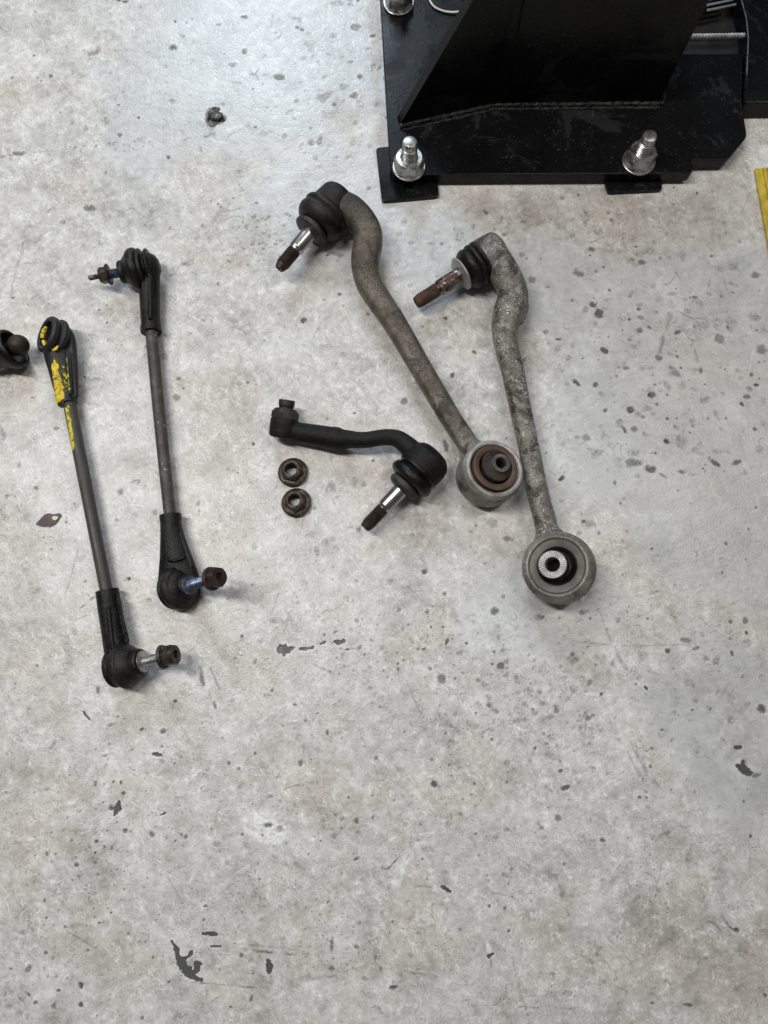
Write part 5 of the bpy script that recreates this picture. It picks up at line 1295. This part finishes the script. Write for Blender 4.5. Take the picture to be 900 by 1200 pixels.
# dried flakes of paint in the socket
bm = bmesh.new()
for pts_ in ([(54, 383, .037, 1.6), (50.5, 389, .037, 2.4), (49, 396, .036, 1.8)], [(49.5, 399, .0355, 1.2), (52, 403, .035, 2.2), (55, 404.5, .034, 1.4)], [(61, 410, .036, .9), (65, 409, .037, 1.7), (68, 405, .038, .8)]):
    tube(bm, rod_pts([(x, y, z, w, .6) for x, y, z, w in pts_]), 10, 5, jitter=0.9)
link('paint_flecks', bm, M['paint_blob'], lb)
sl = rod_pts([(126.2, 695, .016, 13.2), (128, 712, .016, 13), (131.5, 732, .016, 13.2), (135, 750, .016, 14), (139, 768, .016, 15), (142, 780, .016, 15)], 1.0)
lower_joint(lb, (143, 781), .0235, (198, 768.5), .040, 24.5, sl,
            [(.001, 22), (.002, 26), (.004, 27), (.0065, 26.6), (.008, 25.2), (.013, 22.4), (.0175, 18.8), (.0192, 16.6), (.0202, 15.2), (.0222, 16.2), (.0255, 15.6), (.027, 13), (.0275, 8)],
            [rod_pts([(116.5, 712, .021, 2), (121, 745, .022, 2), (126, 780, .023, 2)]), rod_pts([(127, 712, .028, 2), (130.5, 745, .029, 2.2), (134.5, 775, .031, 2.2)]), rod_pts([(139.5, 700, .021, 1.6), (144, 725, .021, 1.6), (148, 742, .021, 1.8), (150, 752, .022, 2)]), rod_pts([(137, 746, .030, 1.2), (142, 744, .029, 1.3), (148, 741, .026, 1.3)])],
            M['zinc'], M['nut_dark'], 5.8, .0175, 14.4, washer=12.6)
bm = bmesh.new(); tube(bm, rod_pts([(125.6, 692, .016, 13.2), (126.6, 698, .016, 13.4)]), 28, 3); link('fitting_collar', bm, M['plastic'], lb)

# ---- pulled-out ball stud at the left border
bs = thing('ball_stud', 'pulled out dark ball stud in its black boot at the left border', 'ball stud', P(2, 412), None)
bc, bt = P(21.5, 404.5, .031), P(-34, 424, .020)
bax = bt - bc; s = S(408, .025)
bm = bmesh.new()
prof = [(-12.2 * s * math.cos(a), 12.2 * s * math.sin(a)) for a in np.linspace(0, 2.55, 14)]
prof[0] = (prof[0][0], 0)
prof += [(.014, 7 * s), (.030, 6 * s), (.030, 0)]
lathe(bm, bc, bax, prof, 32); link('ball', bm, M['rust_dark'], bs, angle=60)
bx = Vector((-.90, -.40, -.22))
bo_ = P(13.5, 409.5, .0255)
bm = bmesh.new()
pts = catmull([(-.004, 20.5), (-.0055, 22.4), (-.003, 24), (.002, 24), (.008, 21), (.014, 17), (.022, 13), (.030, 12), (.030, 8), (.020, 9), (.012, 13), (.004, 18.4), (-.002, 20)], 3)
lathe(bm, bo_, bx, [(d, r_ * s) for d, r_ in pts], 44, closed=True)
link('rubber_boot', bm, M['rubber'], bs, angle=60)
hex_flange_nut(bs, bo_, bx, .030, 13 * s, 10 * s, .014, M['nut_dark'])

# ------------------------------------------------------------------ small things on the floor
c = P(57, 609)
bm = bmesh.new()
out = [(190, 335), (205, 318), (222, 300), (238, 284), (262, 277), (284, 283), (300, 280), (318, 278), (328, 290), (318, 302), (306, 322), (290, 338), (272, 345), (262, 352), (252, 346), (232, 348), (210, 345)]
top = [];  bot = []
for x, y in out:
    p = P(x / 4.5, 540 + y / 4.5, 0)
    hgt = .0012 + .0012 * abs(mnoise.noise(p * 120))
    top.append(bm.verts.new((p.x, p.y, hgt))); bot.append(bm.verts.new((p.x, p.y, hgt - .0006)))
ct = bm.verts.new((c.x, c.y, .0030)); cb_ = bm.verts.new((c.x, c.y, .0023))
for i in range(len(top)):
    j = (i + 1) % len(top)
    bm.faces.new((top[i], top[j], ct)); bm.faces.new((bot[j], bot[i], cb_)); bm.faces.new((top[j], top[i], bot[i], bot[j]))
t = thing('paint_flake', 'small dark brown flake with a cream patch lying left of the yellow painted link', 'flake', c)
fl = link('flake_body', bm, M['flake'], t, smooth=False)
bm = bmesh.new()
prism(bm, [P(540 / 9 * 0 + x / 4.5, 540 + y / 4.5, .003).to_2d() for x, y in ((272, 298), (282, 292), (296, 291), (308, 297), (303, 306), (292, 314), (280, 311))], .0026, .0033)
link('cream_patch', bm, M['flake_cream'], t)

c = P(253, 132)
t = thing('sawn_off_stud', 'sawn off dark anchor stud sunk in a chipped hollow of the pale floor', 'stud', (c.x, c.y, 0))
bm = bmesh.new(); s = S(132)
rings = lathe(bm, Vector((c.x, c.y, -.0098)), Vector((0.03, 0.02, 1)), [(0, 0), (0, 9.4 * s), (.0085, 9.3 * s), (.0098, 8.6 * s), (.0102, 5 * s), (.0102, 0)], 28)
for ring in rings[2:]:
    for v_ in ring: v_.co.z += .0012 * mnoise.noise(v_.co * 160)
link('stud_body', bm, mat_metal('sawn_steel', ((0.35, (0.02, 0.02, 0.019)), (0.55, (0.08, 0.078, 0.072)), (0.68, (0.36, 0.35, 0.33))), 0.5, (0.35, 0.6), 130, 0.0012), t, angle=50)
bm = bmesh.new()
lathe(bm, Vector((P(251, 140).x, P(251, 140).y, -.0068)), Vector((0, 0, 1)), [(0, 7.5 * s), (0, 11 * s), (.002, 11.2 * s), (.004, 10 * s), (.004, 8 * s)], 32, closed=True)
link('collar', bm, M['rust_dark'], t)
